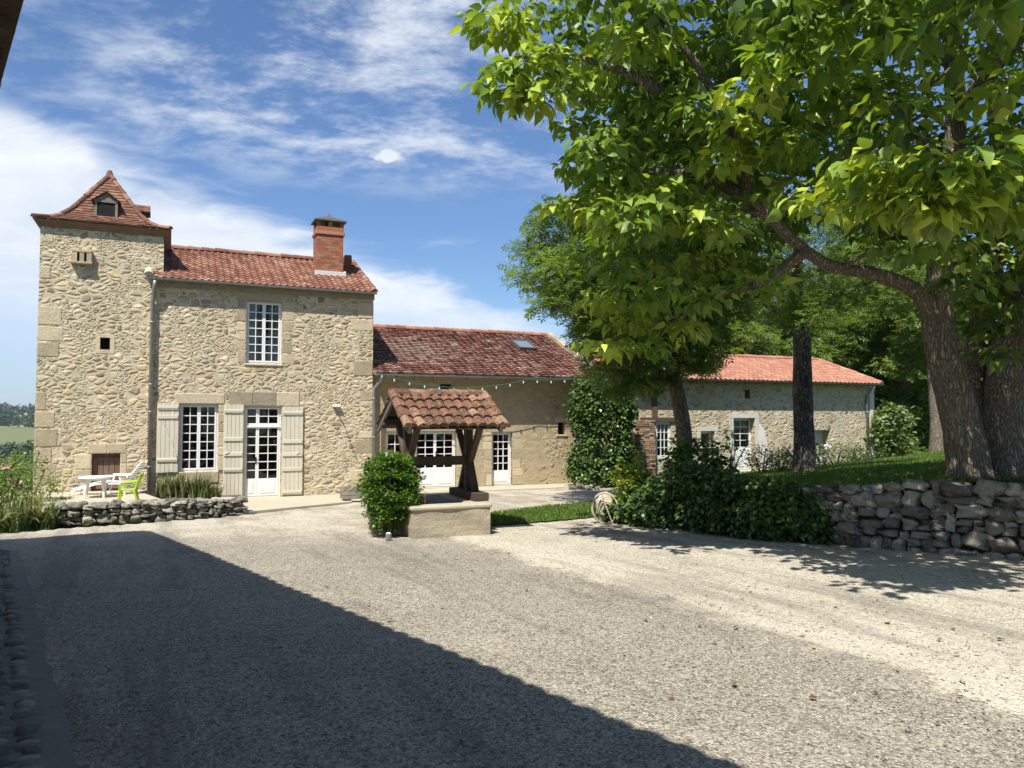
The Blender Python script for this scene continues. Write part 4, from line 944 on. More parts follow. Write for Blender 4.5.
# ============================================================ ground
def sst(a, b, x):
    t = np.clip((x - a) / (b - a), 0, 1); return t * t * (3 - 2 * t)
YARD = [(-10.2, 3.0), (-8.85, 13.0), (-7.6, 14.4), (-5.9, 15.7), (-5.2, 17.6), (-4.4, 22.2), (-3.6, 22.6), (6.2, 27.6), (6.0, 22.0), (4.6, 17.2), (8.2, 11.6), (13.5, 8.2), (15.5, 5), (14, -12), (-2, -12), (-10.2, -2)]
def terrain(x, y):
    r = np.hypot(x, y); az = np.arctan2(x, y)
    base = np.clip(.45 - .0225 * y, -.0, .62) - .10
    lx = [0, 20, 30, 60, 200, 400, 700, 1080, 1500, 2600]; lz = [0, 0, -1.6, -5, -11, -17, -13, -5, 18, 24]
    left = np.interp(r, lx, lz)
    rx = [0, 22, 40, 90, 200, 500, 2600]; rz = [-.05, -.05, .3, .5, .9, -10, -12]
    right = np.interp(r, rx, rz)
    wl = sst(-.38, -.55, az) * sst(8, 25, y + 8); wr = sst(.30, .5, az)
    far = np.interp(r, [0, 60, 300, 2600], [0, 0, -6, 25])
    z = base + wl * left + wr * right + (1 - np.clip(wl + wr, 0, 1)) * far
    z += sst(300, 1300, r) * 6 * np.sin(az * 17 + 1) * .5
    return z
rr_ = np.concatenate([[0], np.geomspace(4, 3800, 90)]); na = 300; aa = np.linspace(-math.pi, math.pi, na, endpoint=False)
RR, AA = np.meshgrid(rr_, aa, indexing='ij'); TX, TY = RR * np.sin(AA), RR * np.cos(AA); TZ_ = terrain(TX, TY)
Vt = np.stack([TX, TY, TZ_], -1).reshape(-1, 3); ii, jj = np.meshgrid(np.arange(len(rr_) - 1), np.arange(na), indexing='ij'); j2 = (jj + 1) % na
Ft = np.stack([ii * na + jj, (ii + 1) * na + jj, (ii + 1) * na + j2, ii * na + j2], -1).reshape(-1, 4)
tag(np_object('terrain', Vt, Ft, np.zeros(len(Ft)), M['country'], smooth=True), None, kind='structure')
from mathutils.geometry import tessellate_polygon
def inside(poly, x, y):
    c = False; n = len(poly)
    for i in range(n):
        x0, y0 = poly[i]; x1, y1 = poly[(i + 1) % n]
        if (y0 > y) != (y1 > y) and x < (x1 - x0) * (y - y0) / (y1 - y0) + x0: c = not c
    return c
def patch(name, poly, zf, step, mat, edge=.0, relief=0.0, kind='structure', parent=None):
    """a sheet over a polygon with an irregular outline"""
    xs = [p[0] for p in poly]; ys = [p[1] for p in poly]; nx = int((max(xs) - min(xs)) / step) + 2; ny = int((max(ys) - min(ys)) / step) + 2
    V = []; idx = {}; F = []
    for j in range(ny):
        for i in range(nx):
            x = min(xs) + (i - .5) * step; y = min(ys) + (j - .5) * step
            e = edge * (math.sin(x * 3.1 + y * 1.7) + math.sin(x * 1.3 - y * 4.2))
            idx[i, j] = (x, y, inside(poly, x + e, y + e))
    vid = {}
    def gv(i, j):
        if (i, j) not in vid:
            x, y, _ = idx[i, j]; vid[i, j] = len(V); V.append((x, y, zf(x, y) + relief * (math.sin(x * 2.3 + 1.1 * math.sin(y)) * math.sin(y * 1.9))))
        return vid[i, j]
    for j in range(ny - 1):
        for i in range(nx - 1):
            if sum(idx[a][2] for a in ((i, j), (i + 1, j), (i + 1, j + 1), (i, j + 1))) >= 2: F.append((gv(i, j), gv(i + 1, j), gv(i + 1, j + 1), gv(i, j + 1)))
    o = np_object(name, np.array(V), np.array(F), np.zeros(len(F)), M[mat], parent, smooth=True); return tag(o, None, kind=kind) if kind else o
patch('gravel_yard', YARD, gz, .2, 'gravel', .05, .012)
# loose stones on the gravel, nearest the camera
n = 15000; px = nr.uniform(-.75, .75, n); py = nr.random(n) ** 1.6 * 9.5 + 2.6; px = px * py
dd = px - (6.0 - .52 * py); keep = nr.random(n) < np.where((dd > -1.3) & (dd < 1.2), 1.0, .45); keep &= (px > -2.1 - (py - 3.8) * .70); px, py = px[keep], py[keep]; n = len(px)
oct_ = np.array([(1, 0, 0), (0, 1, 0), (-1, 0, 0), (0, -1, 0), (0, 0, .6), (0, 0, -.6)]); of = np.array([(0, 1, 4), (1, 2, 4), (2, 3, 4), (3, 0, 4), (1, 0, 5), (2, 1, 5), (3, 2, 5), (0, 3, 5)])
sz = nr.uniform(.004, .010, n) * (1 + (nr.random(n) > .98) * 1.2)
V = oct_[None] * nr.uniform(.6, 1.3, (n, 6, 1)) * sz[:, None, None]; th = nr.random(n) * 6.28; c, s = np.cos(th)[:, None], np.sin(th)[:, None]
V = np.stack([V[..., 0] * c - V[..., 1] * s, V[..., 0] * s + V[..., 1] * c, V[..., 2]], -1); V += np.stack([px, py, np.clip(.45 - .0225 * py, 0, .62) + .003], -1)[:, None]
F = of[None] + (np.arange(n) * 6)[:, None, None]
tag(np_object('loose_stones', V.reshape(-1, 3), F.reshape(-1, 3), np.repeat(nr.random(n), 8), M['pebble']), 'scattered loose pale stones on the gravel yard', 'gravel', kind='stuff')
# cement band and cobbled drip strip under the barn eave
q0 = yard(30, 590); q1 = yard(78, 768); E2 = Vector((q1.x - q0.x, q1.y - q0.y)).normalized(); N2 = Vector((E2.y, -E2.x)); N2 = N2 if N2.x < 0 else -N2
p0 = Vector((q0.x, q0.y)) - E2 * 3.5
mb = MB(); Lc = 16.0; k = 90
def sg(t, s, h): q = p0 + E2 * t + N2 * s; return (q.x, q.y, gz(q.x, q.y) + h)
vs = []; fs = []
for i in range(k + 1):
    t = Lc * i / k; wv = .008 * math.sin(t * 3.1) + .012 * math.sin(t * 9.7) + rnd.uniform(-.006, .006); vs += [sg(t, wv - .02, -.02), sg(t, wv, .010), sg(t, .10, .014), sg(t, 1.3, .012)]
for i in range(k):
    for j in range(3): c = 4 * i + j; fs.append((c, c + 4, c + 5, c + 1))
mb.mesh(vs, fs, .4); pvm = tag(mb.build('pavement', M['cement'], None), None, kind='structure')
mb = MB(); t = 0
def cobble(mb, c, ax, L, W, H, r=None):
    ax = Vector((ax.x, ax.y, 0)); sd_ = Vector((-ax.y, ax.x, 0)); vs = []; fs = []; n = 8
    for i, (zz, q) in enumerate(((0, 1.0), (.45, .97), (.8, .75), (1.0, .35))):
        for j in range(n):
            a = 2 * math.pi * j / n; g = 1 + .12 * math.sin(a * 2 + c[0] * 9) ; vs.append(Vector(c) + ax * math.cos(a) * L * q * g + sd_ * math.sin(a) * W * q * g + Vector((0, 0, H * zz)))
    for i in range(3):
        for j in range(n): fs.append((i * n + j, i * n + (j + 1) % n, (i + 1) * n + (j + 1) % n, (i + 1) * n + j))
    fs.append(tuple(3 * n + j for j in range(n))); mb.mesh(vs, fs, r)
for row in range(7):
    t = rnd.uniform(0, .1)
    while t < Lc:
        w_ = rnd.uniform(.016, .042)
        if rnd.random() < .9:
            p = sg(t, .19 + row * .145 + rnd.uniform(-.02, .02), .0); an = rnd.uniform(-.2, .2)
            ax = Vector((N2.x * math.cos(an) - N2.y * math.sin(an), N2.x * math.sin(an) + N2.y * math.cos(an))); cobble(mb, p, ax, rnd.uniform(.035, .075), w_, rnd.uniform(.022, .05))
        t += w_ * 2 + rnd.uniform(.004, .03)
mb.build('cobble_edging', M['cobble'], pvm, smooth=True)

# stones for rubble walls
def ico():
    import bmesh
    bm = bmesh.new(); bmesh.ops.create_icosphere(bm, subdivisions=3, radius=1); V = np.array([v.co[:] for v in bm.verts]); F = np.array([[v.index for v in f.verts] for f in bm.faces]); bm.free(); return V, F
ICV, ICF = ico()
def stone(c, sx, sy, sz, axis, rough=.16):
    """one rounded boxy rubble stone: half sizes sx along axis, sy across, sz up"""
    p = np.sign(ICV) * np.abs(ICV) ** .62; ph = nr.random(6) * 6.28; pl = nr.normal(size=(5, 3)); pl /= np.linalg.norm(pl, axis=1, keepdims=True)
    for q_ in pl:
        dd_ = p @ q_; cut = nr.uniform(.72, .98); p = p - np.maximum(dd_ - cut, 0)[:, None] * q_ * .9
    fq = nr.uniform(1.2, 3.2, 6)
    d = 1 + rough * (np.sin(ICV[:, 0] * fq[0] * 2 + ph[0]) * np.sin(ICV[:, 1] * fq[1] * 2 + ph[1]) + .8 * np.sin(ICV[:, 2] * fq[2] * 2.4 + ph[2] + ICV[:, 0] * 2) + .35 * np.sin(ICV[:, 0] * 9 + ph[3]) * np.sin(ICV[:, 2] * 8 + ph[4]))
    p = p * d[:, None] * np.array([sx, sy, sz]); t = nr.uniform(-.12, .12); x = p[:, 0] * math.cos(t) - p[:, 2] * math.sin(t); z = p[:, 0] * math.sin(t) + p[:, 2] * math.cos(t)
    ax, ay = axis; return np.stack([c[0] + ax * x - ay * p[:, 1], c[1] + ay * x + ax * p[:, 1], c[2] + z], -1)
def rubble_wall(path, th, hmin, hmax, wmin, wmax, name, label, cat, mat='dry_stone', cap=None):
    """path: points (x, y, z bottom, z top); stones on the viewer's side and on top"""
    parts = []; root = empty(name, (path[0][0], path[0][1], path[0][2]), label, cat); core = MB(path[0][:3])
    for (x0, y0, b0, t0), (x1, y1, b1, t1) in zip(path, path[1:]):
        L = math.hypot(x1 - x0, y1 - y0); ax, ay = (x1 - x0) / L, (y1 - y0) / L; nx, ny = -ay, ax       # left of travel = inside the bank
        c = lambda s, d, z: (x0 + ax * s + nx * d, y0 + ay * s + ny * d, z)
        core.mesh([c(0, .07, b0 - .1), c(L, .07, b1 - .1), c(L, .07, t1 - .07), c(0, .07, t0 - .07), c(0, th, b0 - .1), c(L, th, b1 - .1), c(L, th, t1 - .07), c(0, th, t0 - .07)], [(0, 1, 2, 3), (3, 2, 6, 7), (4, 7, 6, 5), (0, 3, 7, 4), (1, 5, 6, 2)])
        z = 0.0; f = 0.0
        Hm = ((t0 - b0) + (t1 - b1)) / 2
        while z < Hm - .03:
            h = rnd.uniform(hmin, hmax)
            if z + h > Hm - .05: h = Hm - z
            s = -rnd.uniform(0, .1)
            while s < L:
                w_ = rnd.uniform(wmin, wmax); sm = s + w_ / 2; fr = min(1, max(0, sm / L)); bb = b0 + (b1 - b0) * fr; tt = t0 + (t1 - t0) * fr; sc = (tt - bb) / Hm
                if rnd.random() < .25 and h > hmin * 1.3:
                    for kz in (0, 1):
                        cc = c(sm, .09 + rnd.uniform(-.03, .03), bb + (z + h * (.25 + .5 * kz)) * sc); parts.append((stone(cc, w_ * .52, .13, h * .27 * sc, (ax, ay)), rnd.random()))
                else:
                    cc = c(sm, .08 + rnd.uniform(-.04, .035), bb + (z + h / 2 + rnd.uniform(-.02, .02)) * sc); parts.append((stone(cc, w_ * .52, rnd.uniform(.11, .17), h * rnd.uniform(.5, .6) * sc, (ax, ay)), rnd.random()))
                s += w_ * .98
            z += h
        if cap:
            s = 0
            while s < L:
                w_ = rnd.uniform(*cap); fr = min(1, s / L)
                parts.append((stone(c(s + w_ / 2, th * .5, t0 + (t1 - t0) * fr - .03 + rnd.uniform(-.02, .02)), w_ * .5, th * .5, rnd.uniform(.05, .08), (ax, ay), .1), rnd.random())); s += w_
    V = np.concatenate([p for p, _ in parts]) - np.array(path[0][:3]); F = np.concatenate([ICF + i * len(ICV) for i in range(len(parts))]); rn = np.repeat([r_ for _, r_ in parts], len(ICF))
    np_object('stone_facing', V, F, rn, M[mat], root, smooth=True); core.build('rubble_core', M['core'], root); return root

# ------------------------------------------------------------ lawn, terrace, paths
def lawn_z(x, y): return min(1.20, max(.12, 1.42 + .0927 * x - .0721 * y))
WP = [yard(628, 522), yard(690, 529), yard(770, 537), yard(850, 546), yard(935, 553), yard(1024, 561), yard(1180, 575), yard(1400, 600)]
LAWN = [(p.x + .15, p.y + .25) for p in WP] + [(34, 6), (36, 36), (16, 36), (14.2, 30.6), (4.9, 26.3), (3.2, 22), (2.7, 17.5)]
lawn = patch('lawn', LAWN, lawn_z, .3, 'lawn', .0, .012)
def blades(name, poly_fn, zf, n, h, w_, parent, label):
    pts = poly_fn(n); n = len(pts); P_ = np.array([(x, y, zf(x, y)) for x, y in pts]); d = nr.normal(scale=.35, size=(n, 3)); d[:, 2] = 1
    V, F, rn = leaves(P_, d, np.stack([nr.normal(size=n), nr.normal(size=n), np.zeros(n)], -1) + 1e-3, h * nr.uniform(.5, 1.2, n), (BLADE[0] * np.array([w_ / .05, 1, 1]), BLADE[1]))
    return tag(np_object(name, V, F, rn, M['grass'], parent), label, 'grass', kind='stuff')
def lawn_pts(n):
    o = []
    while len(o) < n:
        y = 11 + 22 * rnd.random() ** 1.5; x = rnd.uniform(.15, .72) * y
        if inside(LAWN, x, y): o.append((x, y))
    return o
blades('grass', lawn_pts, lawn_z, 52000, .075, .16, None, 'short green grass of the raised lawn behind the stone wall')
STRIP = [yard(486, 515), yard(545, 507.5), yard(602, 503), yard(606, 517), yard(560, 521), yard(486, 527)]; STRIP = [(p.x, p.y) for p in STRIP]
patch('grass_strip', STRIP, lambda x, y: gz(x, y) + .025, .1, 'lawn', .03)
def strip_pts(n):
    o = []; xs = [p[0] for p in STRIP]; ys = [p[1] for p in STRIP]
    while len(o) < n:
        x, y = rnd.uniform(min(xs), max(xs)), rnd.uniform(min(ys), max(ys))
        if inside(STRIP, x, y): o.append((x, y))
    return o
blades('grass', strip_pts, lambda x, y: gz(x, y) + .02, 7000, .07, .14, None, 'small strip of short grass beside the well')
# path along the low range, step slab before the house door
def slab_poly(name, pts, z0, z1, mat, n=0):
    mb = MB(); v = [(x, y, z1) for x, y in pts]; lo = [(x, y, z0) for x, y in pts]; k = len(pts)
    mb.mesh(v + lo, [tuple(range(k))] + [(i, k + i, k + (i + 1) % k, (i + 1) % k) for i in range(k)], .6); return tag(mb.build(name, M[mat]), None, kind='structure')
a_, b_, c_, d_ = hw(U1 - .1, CV - .005), hw(10.2, CV - .005), hw(10.0, CV - 1.25), hw(U1 - .1, CV - 1.15)
slab_poly('path', [(p.x, p.y) for p in (a_, d_, c_, b_)], -.2, .042, 'slab')
pA, pB = yard(245.5, 514.5), yard(352, 503.5)
hL, hR = hw(uz(240, 497)[0] + .05, -.005), hw(uz(349, 490)[0], -.005)
mb = MB(); q4 = [(pA.x, pA.y, .135), (pB.x, pB.y, .065), (hR.x, hR.y, .006), (hL.x, hL.y, .006)]; lo4 = [(x, y, -.2) for x, y, z in q4]
mb.mesh(q4 + lo4, [(0, 1, 2, 3)] + [(i, 4 + i, 4 + (i + 1) % 4, (i + 1) % 4) for i in range(4)], .6); tag(mb.build('pavement', M['slab']), None, kind='structure')
# planter wall, terrace behind it
w0, w1 = yard(49, 524), yard(180, 518.5); w2 = yard(242.5, 514.5)
rubble_wall([(w0.x, w0.y, w0.z - .05, .46), (w1.x, w1.y, w1.z - .05, .44), (w2.x, w2.y, w2.z - .05, .40)], .42, .08, .17, .10, .25, 'planter_wall', 'low dry stone planter wall in front of the tower and house', 'wall', cap=(.12, .34))
hT = hw(TU0 - .6, TV - .0); tl = hw(TU0 + .05, TV - .005); hs = hw(U0 + .1, -.005)
def rel(p, d=.3):
    return (p.x - .10, p.y + d)
slab_poly('terrace', [rel(w0, .3), rel(w1, .3), (hs.x - .1, hs.y - .5), (hs.x - .05, hs.y - .01), (tl.x, tl.y), (hT.x, hT.y), (w0.x - 1.6, w0.y + 1.0)], -.8, .31, 'slab')
slab_poly('flower_bed', [rel(w1, .3), (w2.x - .1, w2.y + .3), (hL.x - .03, hL.y), (hs.x - .045, hs.y - .012), (hs.x - .095, hs.y - .5)], -.2, .10, 'soil')
mb = MB((w0.x, w0.y, .3))
mb.mesh([(w0.x - .0, w0.y + .25, .315), (w1.x - .9, w1.y - .05, .315), (w1.x - 1.2, w1.y + .6, .315), (w0.x - .4, w0.y + 1.2, .315), (w0.x - .0, w0.y + .25, .40), (w1.x - .9, w1.y - .05, .40), (w1.x - 1.2, w1.y + .6, .40), (w0.x - .4, w0.y + 1.2, .40)], [(4, 5, 6, 7), (0, 1, 5, 4), (1, 2, 6, 5), (2, 3, 7, 6), (3, 0, 4, 7)])
o = mb.build('stone_slab', M['slab']); o.location = (w0.x, w0.y, .3); tag(o, 'flat pale stone slab on top of the planter wall by the white table', 'slab')
# retaining wall of the lawn
rubble_wall([(p.x, p.y, p.z - .06, max(p.z + .35, lawn_z(p.x, p.y) + .05)) for p in WP], .5, .09, .25, .12, .40, 'retaining_wall', 'rough grey dry stone retaining wall holding up the lawn under the big tree', 'wall')

# ------------------------------------------------------------ well (own frame, same heading as the house)
W0 = Vector((-1.61, 12.55)); wz = gz(W0.x, W0.y) - .03
wroot = empty('covered_well', (W0.x, W0.y, 0), 'stone well with an old tiled gable roof on dark timber trestles beside the bush', 'well', rz=ANG)
WL, WD, WT = 1.36, 2.05, .685
mb = MB()
ucut, vcut = 9, 12
def wv(u, v, z): # slightly uneven masonry
    s = .012 * math.sin(u * 7 + z * 5 + v * 3) + .009 * math.sin(z * 13 + u * 4); return (u + s * (1 if v > .01 else .3), v + s, z)
for face_ in range(4):
    A = [((0, 0), (WL, 0)), ((WL, 0), (WL, WD)), ((WL, WD), (0, WD)), ((0, WD), (0, 0))][face_]; n = 14; m = 6; vs = []
    for j in range(m + 1):
        for i in range(n + 1):
            f = i / n; z = wz - .1 + (WT - .06 - wz + .1) * j / m; vs.append(wv(A[0][0] + (A[1][0] - A[0][0]) * f, A[0][1] + (A[1][1] - A[0][1]) * f, z))
    mb.mesh(vs, [(j * (n + 1) + i, j * (n + 1) + i + 1, (j + 1) * (n + 1) + i + 1, (j + 1) * (n + 1) + i) for j in range(m) for i in range(n)])
mb.build('base', M['well_stone'], wroot)
mb = MB(); fr = .30
mb.box((-.03, -.03, WT - .07), (WL + .03, fr, WT), bev=.02); mb.box((-.03, WD - fr, WT - .07), (WL + .03, WD + .03, WT), bev=.02); mb.box((-.03, fr + .003, WT - .07), (fr, WD - fr - .003, WT), bev=.02); mb.box((WL - fr, fr + .003, WT - .07), (WL + .03, WD - fr - .003, WT), bev=.02)
cp_ = mb.build('coping', M['slab'], wroot)
mb = MB(); mb.box((fr - .02, fr - .02, WT - .035), (WL - fr + .02, WD - fr + .02, WT - .03)); mb.build('well_cover', M['grey_wood'], wroot)
Rv, Re, zR, zE = 1.0, 1.02, 2.53, 1.965
for uu in (.20, 1.34):
    mb = MB(); mb.box((uu - .13, .32, WT + .002), (uu + .13, 1.68, WT + .145), bev=.012); mb.build('sill_beam', M['oak'], wroot)
    mb = MB(); zs_ = WT + .14
    mb.beam((uu, Rv, zs_), (uu, Rv, zR - .12), .13, .13, up=(0, 1, 0))
    for sg_ in (-1, 1):
        mb.beam((uu, Rv + sg_ * .36, zs_), (uu, Rv + sg_ * .03, zs_ + .62), .085, .11, up=(1, 0, 0)); mb.beam((uu + .006, Rv + sg_ * .03, zs_ + .45), (uu + .006, Rv + sg_ * .62, zE + .06), .08, .10, up=(1, 0, 0))
    mb.build('post', M['oak'], wroot)
mb = MB(); mb.box((.12, Rv - .045, WT + .60), (1.42, Rv + .045, WT + .76), bev=.01); mb.build('cross_beam', M['oak'], wroot)
mb = MB()
for vv, zz in ((Rv - .66, zE + .10), (Rv + .66, zE + .10), (Rv, zR - .10)): mb.box((-.08, vv - .06, zz - .06), (1.60, vv + .06, zz + .05))
mb.build('roof_beam', M['oak'], wroot)
for uu in (-.06, 1.56):
    for sg_ in (-1, 1): mb = MB(); mb.beam((uu, Rv, zR - .05), (uu, Rv + sg_ * Re, zE - .045), .05, .11); mb.build('bargeboard', M['grey_wood'], wroot)
mb = MB(); sl = math.hypot(Re, zR - zE); sv_ = Vector((0, Re, zR - zE)).normalized()
tile_roof(mb, (-.11, Rv - Re, zE), (1, 0, 0), sv_, 1.76, sl, .176, .295, .055, .03, 'canal', .016, k=8)
tile_roof(mb, (-.11, Rv + Re, zE), (1, 0, 0), Vector((0, -sv_.y, sv_.z)), 1.76, sl, .176, .295, .055, .03, 'canal', .016, k=8)
wr_ = mb.build('roof', M['well_tile'], wroot)
mb = MB(); ridge_row(mb, (-.13, Rv, zR + .03), (1.67, Rv, zR + .03), .10, .30); ridge_row(mb, (1.63, Rv - Re - .03, zE + .02), (1.63, Rv, zR + .06), .085, .3); ridge_row(mb, (-.09, Rv - Re - .03, zE + .02), (-.09, Rv, zR + .06), .08, .3); ridge_row(mb, (1.63, Rv + Re, zE + .02), (1.63, Rv, zR + .06), .085, .3)
mb.build('ridge_tiles', M['well_tile'], wr_)
mb = MB(); deck(mb, [(-.1, Rv - Re + .02, zE - .005), (1.64, Rv - Re + .02, zE - .005), (1.64, Rv, zR - .01), (-.1, Rv, zR - .01)], .025); deck(mb, [(-.1, Rv + .002, zR - .01), (1.64, Rv + .002, zR - .01), (1.64, Rv + Re - .02, zE - .005), (-.1, Rv + Re - .02, zE - .005)], .025); mb.build('roof_boards', M['oak'], wr_)

# ------------------------------------------------------------ festoon lights under the gutter
g0, g1, g2 = Vector((uz(384, 375, CEV - .1)[0], CEV - .1, uz(384, 375, CEV - .1)[1])), uz(455, 387.5, CEV - .1), uz(528, 379, CEV - .1)
g3 = uz(578, 378, CEV - .1)
groot = empty('festoon_lights', hw(g0.x, CEV - .1, g0.z), 'green cable of small pale bulbs sagging below the gutter of the low range', 'string lights', rz=ANG)
off = (g0.x, g0.y, g0.z); pts = []
for i in range(31):
    f = i / 30; u = g0.x + (g2[0] - g0.x) * f; zl_ = g0.z + (g2[1] - g0.z) * f; sagd = ((g0.z + g2[1]) / 2 - g1[1]); pts.append((u, CEV - .1, zl_ - sagd * 4 * f * (1 - f)))
for i in range(1, 12):
    f = i / 11; pts.append((g2[0] + (g3[0] - g2[0]) * f, CEV - .1, g2[1] + (g3[1] - g2[1]) * f - .05 * 4 * f * (1 - f)))
mb = MB(off); mb.tube(pts, .011, 5); mb.build('cable', M['cord_green'], groot)
bs0 = None
for i in range(2, 42, 3):
    p = Vector(pts[i]) - Vector(off)
    if bs0 is None:
        mb = MB(); mb.tube([(0, 0, -.01), (0, 0, -.05), (0, 0, -.085), (0, 0, -.11)], [.017, .02, .024, .008], 8); bs0 = mb.build('bulb', M['bulb'], groot, smooth=True); bs0.location = p
        mb = MB(); mb.tube([(0, 0, .012), (0, 0, -.035)], .021, 8); k_ = mb.build('socket', M['cord_green'], bs0)
    else:
        c = bs0.copy(); col.objects.link(c); c.location = p; c2_ = k_.copy(); col.objects.link(c2_); c2_.parent = c

# ------------------------------------------------------------ garden furniture on the terrace
tp = at_z(95, 497.5, .31); TR = .36
t = empty('garden_table', tp, 'low round white plastic table in front of the wooden hatch', 'table', rz=.4)
mb = MB(); mb.tube([(0, 0, .44), (0, 0, .455), (0, 0, .475), (0, 0, .485)], [TR - .02, TR, TR, TR - .015], 32); mb.build('table_top', M['plastic_white'], t)
mb = MB(); mb.tube([(0, 0, .40), (0, 0, .4395)], TR - .06, 32); mb.build('apron', M['plastic_white'], t)
mb = None
for k in range(4):
    a = math.pi / 4 + k * math.pi / 2; c_, s_ = math.cos(a), math.sin(a); mb = MB(); mb.tube([(c_ * .22, s_ * .22, .42), (c_ * .26, s_ * .26, .2), (c_ * .28, s_ * .28, 0)], [.036, .03, .026], 8); mb.build('leg', M['plastic_white'], t)
def garden_chair(loc, rz, mat, label, back_lean=.22, seat_h=.36, w_=.44, arm=True):
    t = empty('garden_chair', loc, label, 'chair', rz=rz); m_ = M[mat]
    mb = MB(); vs = []; n = 8      # seat, slightly dished; front is +x
    for j in range(n + 1):
        for i in range(n + 1):
            x = -.2 + .42 * i / n; y = -w_ / 2 + w_ * j / n; z = seat_h - .02 * math.sin(math.pi * i / n) * math.sin(math.pi * j / n) + (.012 if i < n else -.01); vs += [(x, y, z)]
    fs = [(j * (n + 1) + i, j * (n + 1) + i + 1, (j + 1) * (n + 1) + i + 1, (j + 1) * (n + 1) + i) for j in range(n) for i in range(n)]
    b = len(vs); vs += [(x, y, z - .03) for x, y, z in vs]; fs += [tuple(b + q for q in reversed(f)) for f in fs]
    edge = [i for i in range(n + 1)] + [(j + 1) * (n + 1) - 1 for j in range(1, n + 1)] + [n * (n + 1) + i for i in range(n - 1, -1, -1)] + [j * (n + 1) for j in range(n - 1, 0, -1)]
    fs += [(edge[k], b + edge[k], b + edge[(k + 1) % len(edge)], edge[(k + 1) % len(edge)]) for k in range(len(edge))]
    mb.mesh(vs, fs); mb.build('seat', m_, t, smooth=False)
    mb = MB(); bl = Vector((-math.sin(back_lean), 0, math.cos(back_lean))); base = Vector((-.2, 0, seat_h + .02))
    def bk(y, h): return base + bl * h + Vector((-.05 * (1 - (y / (w_ / 2)) ** 2), y, 0))
    for k in range(6):
        y = -w_ / 2 + .05 + (w_ - .1) * k / 5; mb.beam(bk(y, .03), bk(y, .40), .05, .016, up=(1, 0, 0))
    for k in range(8):
        y0 = -w_ / 2 + w_ * k / 8; y1 = y0 + w_ / 8; hh0 = .44 - .08 * (y0 / (w_ / 2)) ** 4; hh1 = .44 - .08 * (y1 / (w_ / 2)) ** 4; mb.beam(bk(y0, hh0), bk(y1, hh1), .03, .07); mb.beam(bk(y0, .01), bk(y1, .01), .03, .05)
    for sg_ in (-1, 1): mb.tube([bk(sg_ * w_ / 2, -.02), bk(sg_ * w_ / 2, .38)], .022, 8)
    mb.build('backrest', m_, t)
    for sg_ in (-1, 1):
        y = sg_ * w_ / 2
        mb = MB(); mb.tube([bk(y, .22), Vector((-.05, y * 1.06, seat_h + .215)), Vector((.14, y * 1.08, seat_h + .205)), Vector((.20, y * 1.06, seat_h + .15)), Vector((.205, y, seat_h + .0))], [.02, .028, .028, .024, .024], 8); mb.build('armrest', m_, t)
        for x, dx in ((.19, .05), (-.18, -.07)):
            mb = MB(); mb.tube([(x, y * .98, seat_h + .0), (x + dx * .5, y * 1.04, seat_h / 2), (x + dx, y * 1.1, 0)], [.034, .026, .02], 8); mb.build('leg', m_, t)
    return t
gp = at_z(128, 501.5, .32); gc_ = garden_chair(gp, R(200), 'plastic_green', 'lime green plastic armchair on the planter wall edge, facing the white table', .30, .34); gc_.scale = (.76, .76, .76)
# white reclining chair behind it
lp = at_z(117, 494, .31); t = empty('reclining_chair', (lp.x, lp.y, .31), 'white reclining garden chair with long footrest between table and green chair', 'lounge chair', rz=R(190))
mw_ = M['plastic_white']; w_ = .5
mb = MB()
for k in range(7): x = -.18 + k * .075; mb.box((x, -w_ / 2 + .04, .27 - k * -.006), (x + .06, w_ / 2 - .04, .295 - k * -.006), bev=.006)
for sg_ in (-1, 1): mb.box((-.2, sg_ * (w_ / 2 - .03) - .02, .25), (.38, sg_ * (w_ / 2 - .03) + .02, .285))
mb.build('seat', mw_, t)
mb = MB(); bd = Vector((-.62, 0, .78)).normalized()
for k in range(8): p = Vector((-.2, 0, .28)) + bd * (.04 + k * .075); mb.beam(p + Vector((0, -w_ / 2 + .05, 0)), p + Vector((0, w_ / 2 - .05, 0)), .02, .06, up=bd)
for sg_ in (-1, 1): mb.beam(Vector((-.2, sg_ * (w_ / 2 - .03), .27)), Vector((-.2, sg_ * (w_ / 2 - .03), .27)) + bd * .66, .04, .03)
mb.build('backrest', mw_, t)
mb = MB()
for k in range(7): x = .42 + k * .075; mb.box((x, -w_ / 2 + .05, .28 - k * .022), (x + .06, w_ / 2 - .05, .30 - k * .022), bev=.005)
for sg_ in (-1, 1): mb.beam((.38, sg_ * (w_ / 2 - .03), .27), (.95, sg_ * (w_ / 2 - .03), .10), .035, .04)
mb.build('footrest', mw_, t)
for sg_ in (-1, 1):
    y = sg_ * (w_ / 2 + .02); mb = MB(); mb.box((-.36, y - .035, .45), (.18, y + .035, .475), bev=.01); mb.build('armrest', mw_, t)
    for x0, x1 in ((.14, .26), (-.12, -.26)): mb = MB(); mb.tube([(x0, y, .45), (x1, y, .0)], .02, 8); mb.build('leg', mw_, t)
    mb = MB(); mb.tube([(.85, y * .9, .14), (.92, y * .9, 0)], .018, 8); mb.build('leg', mw_, t)

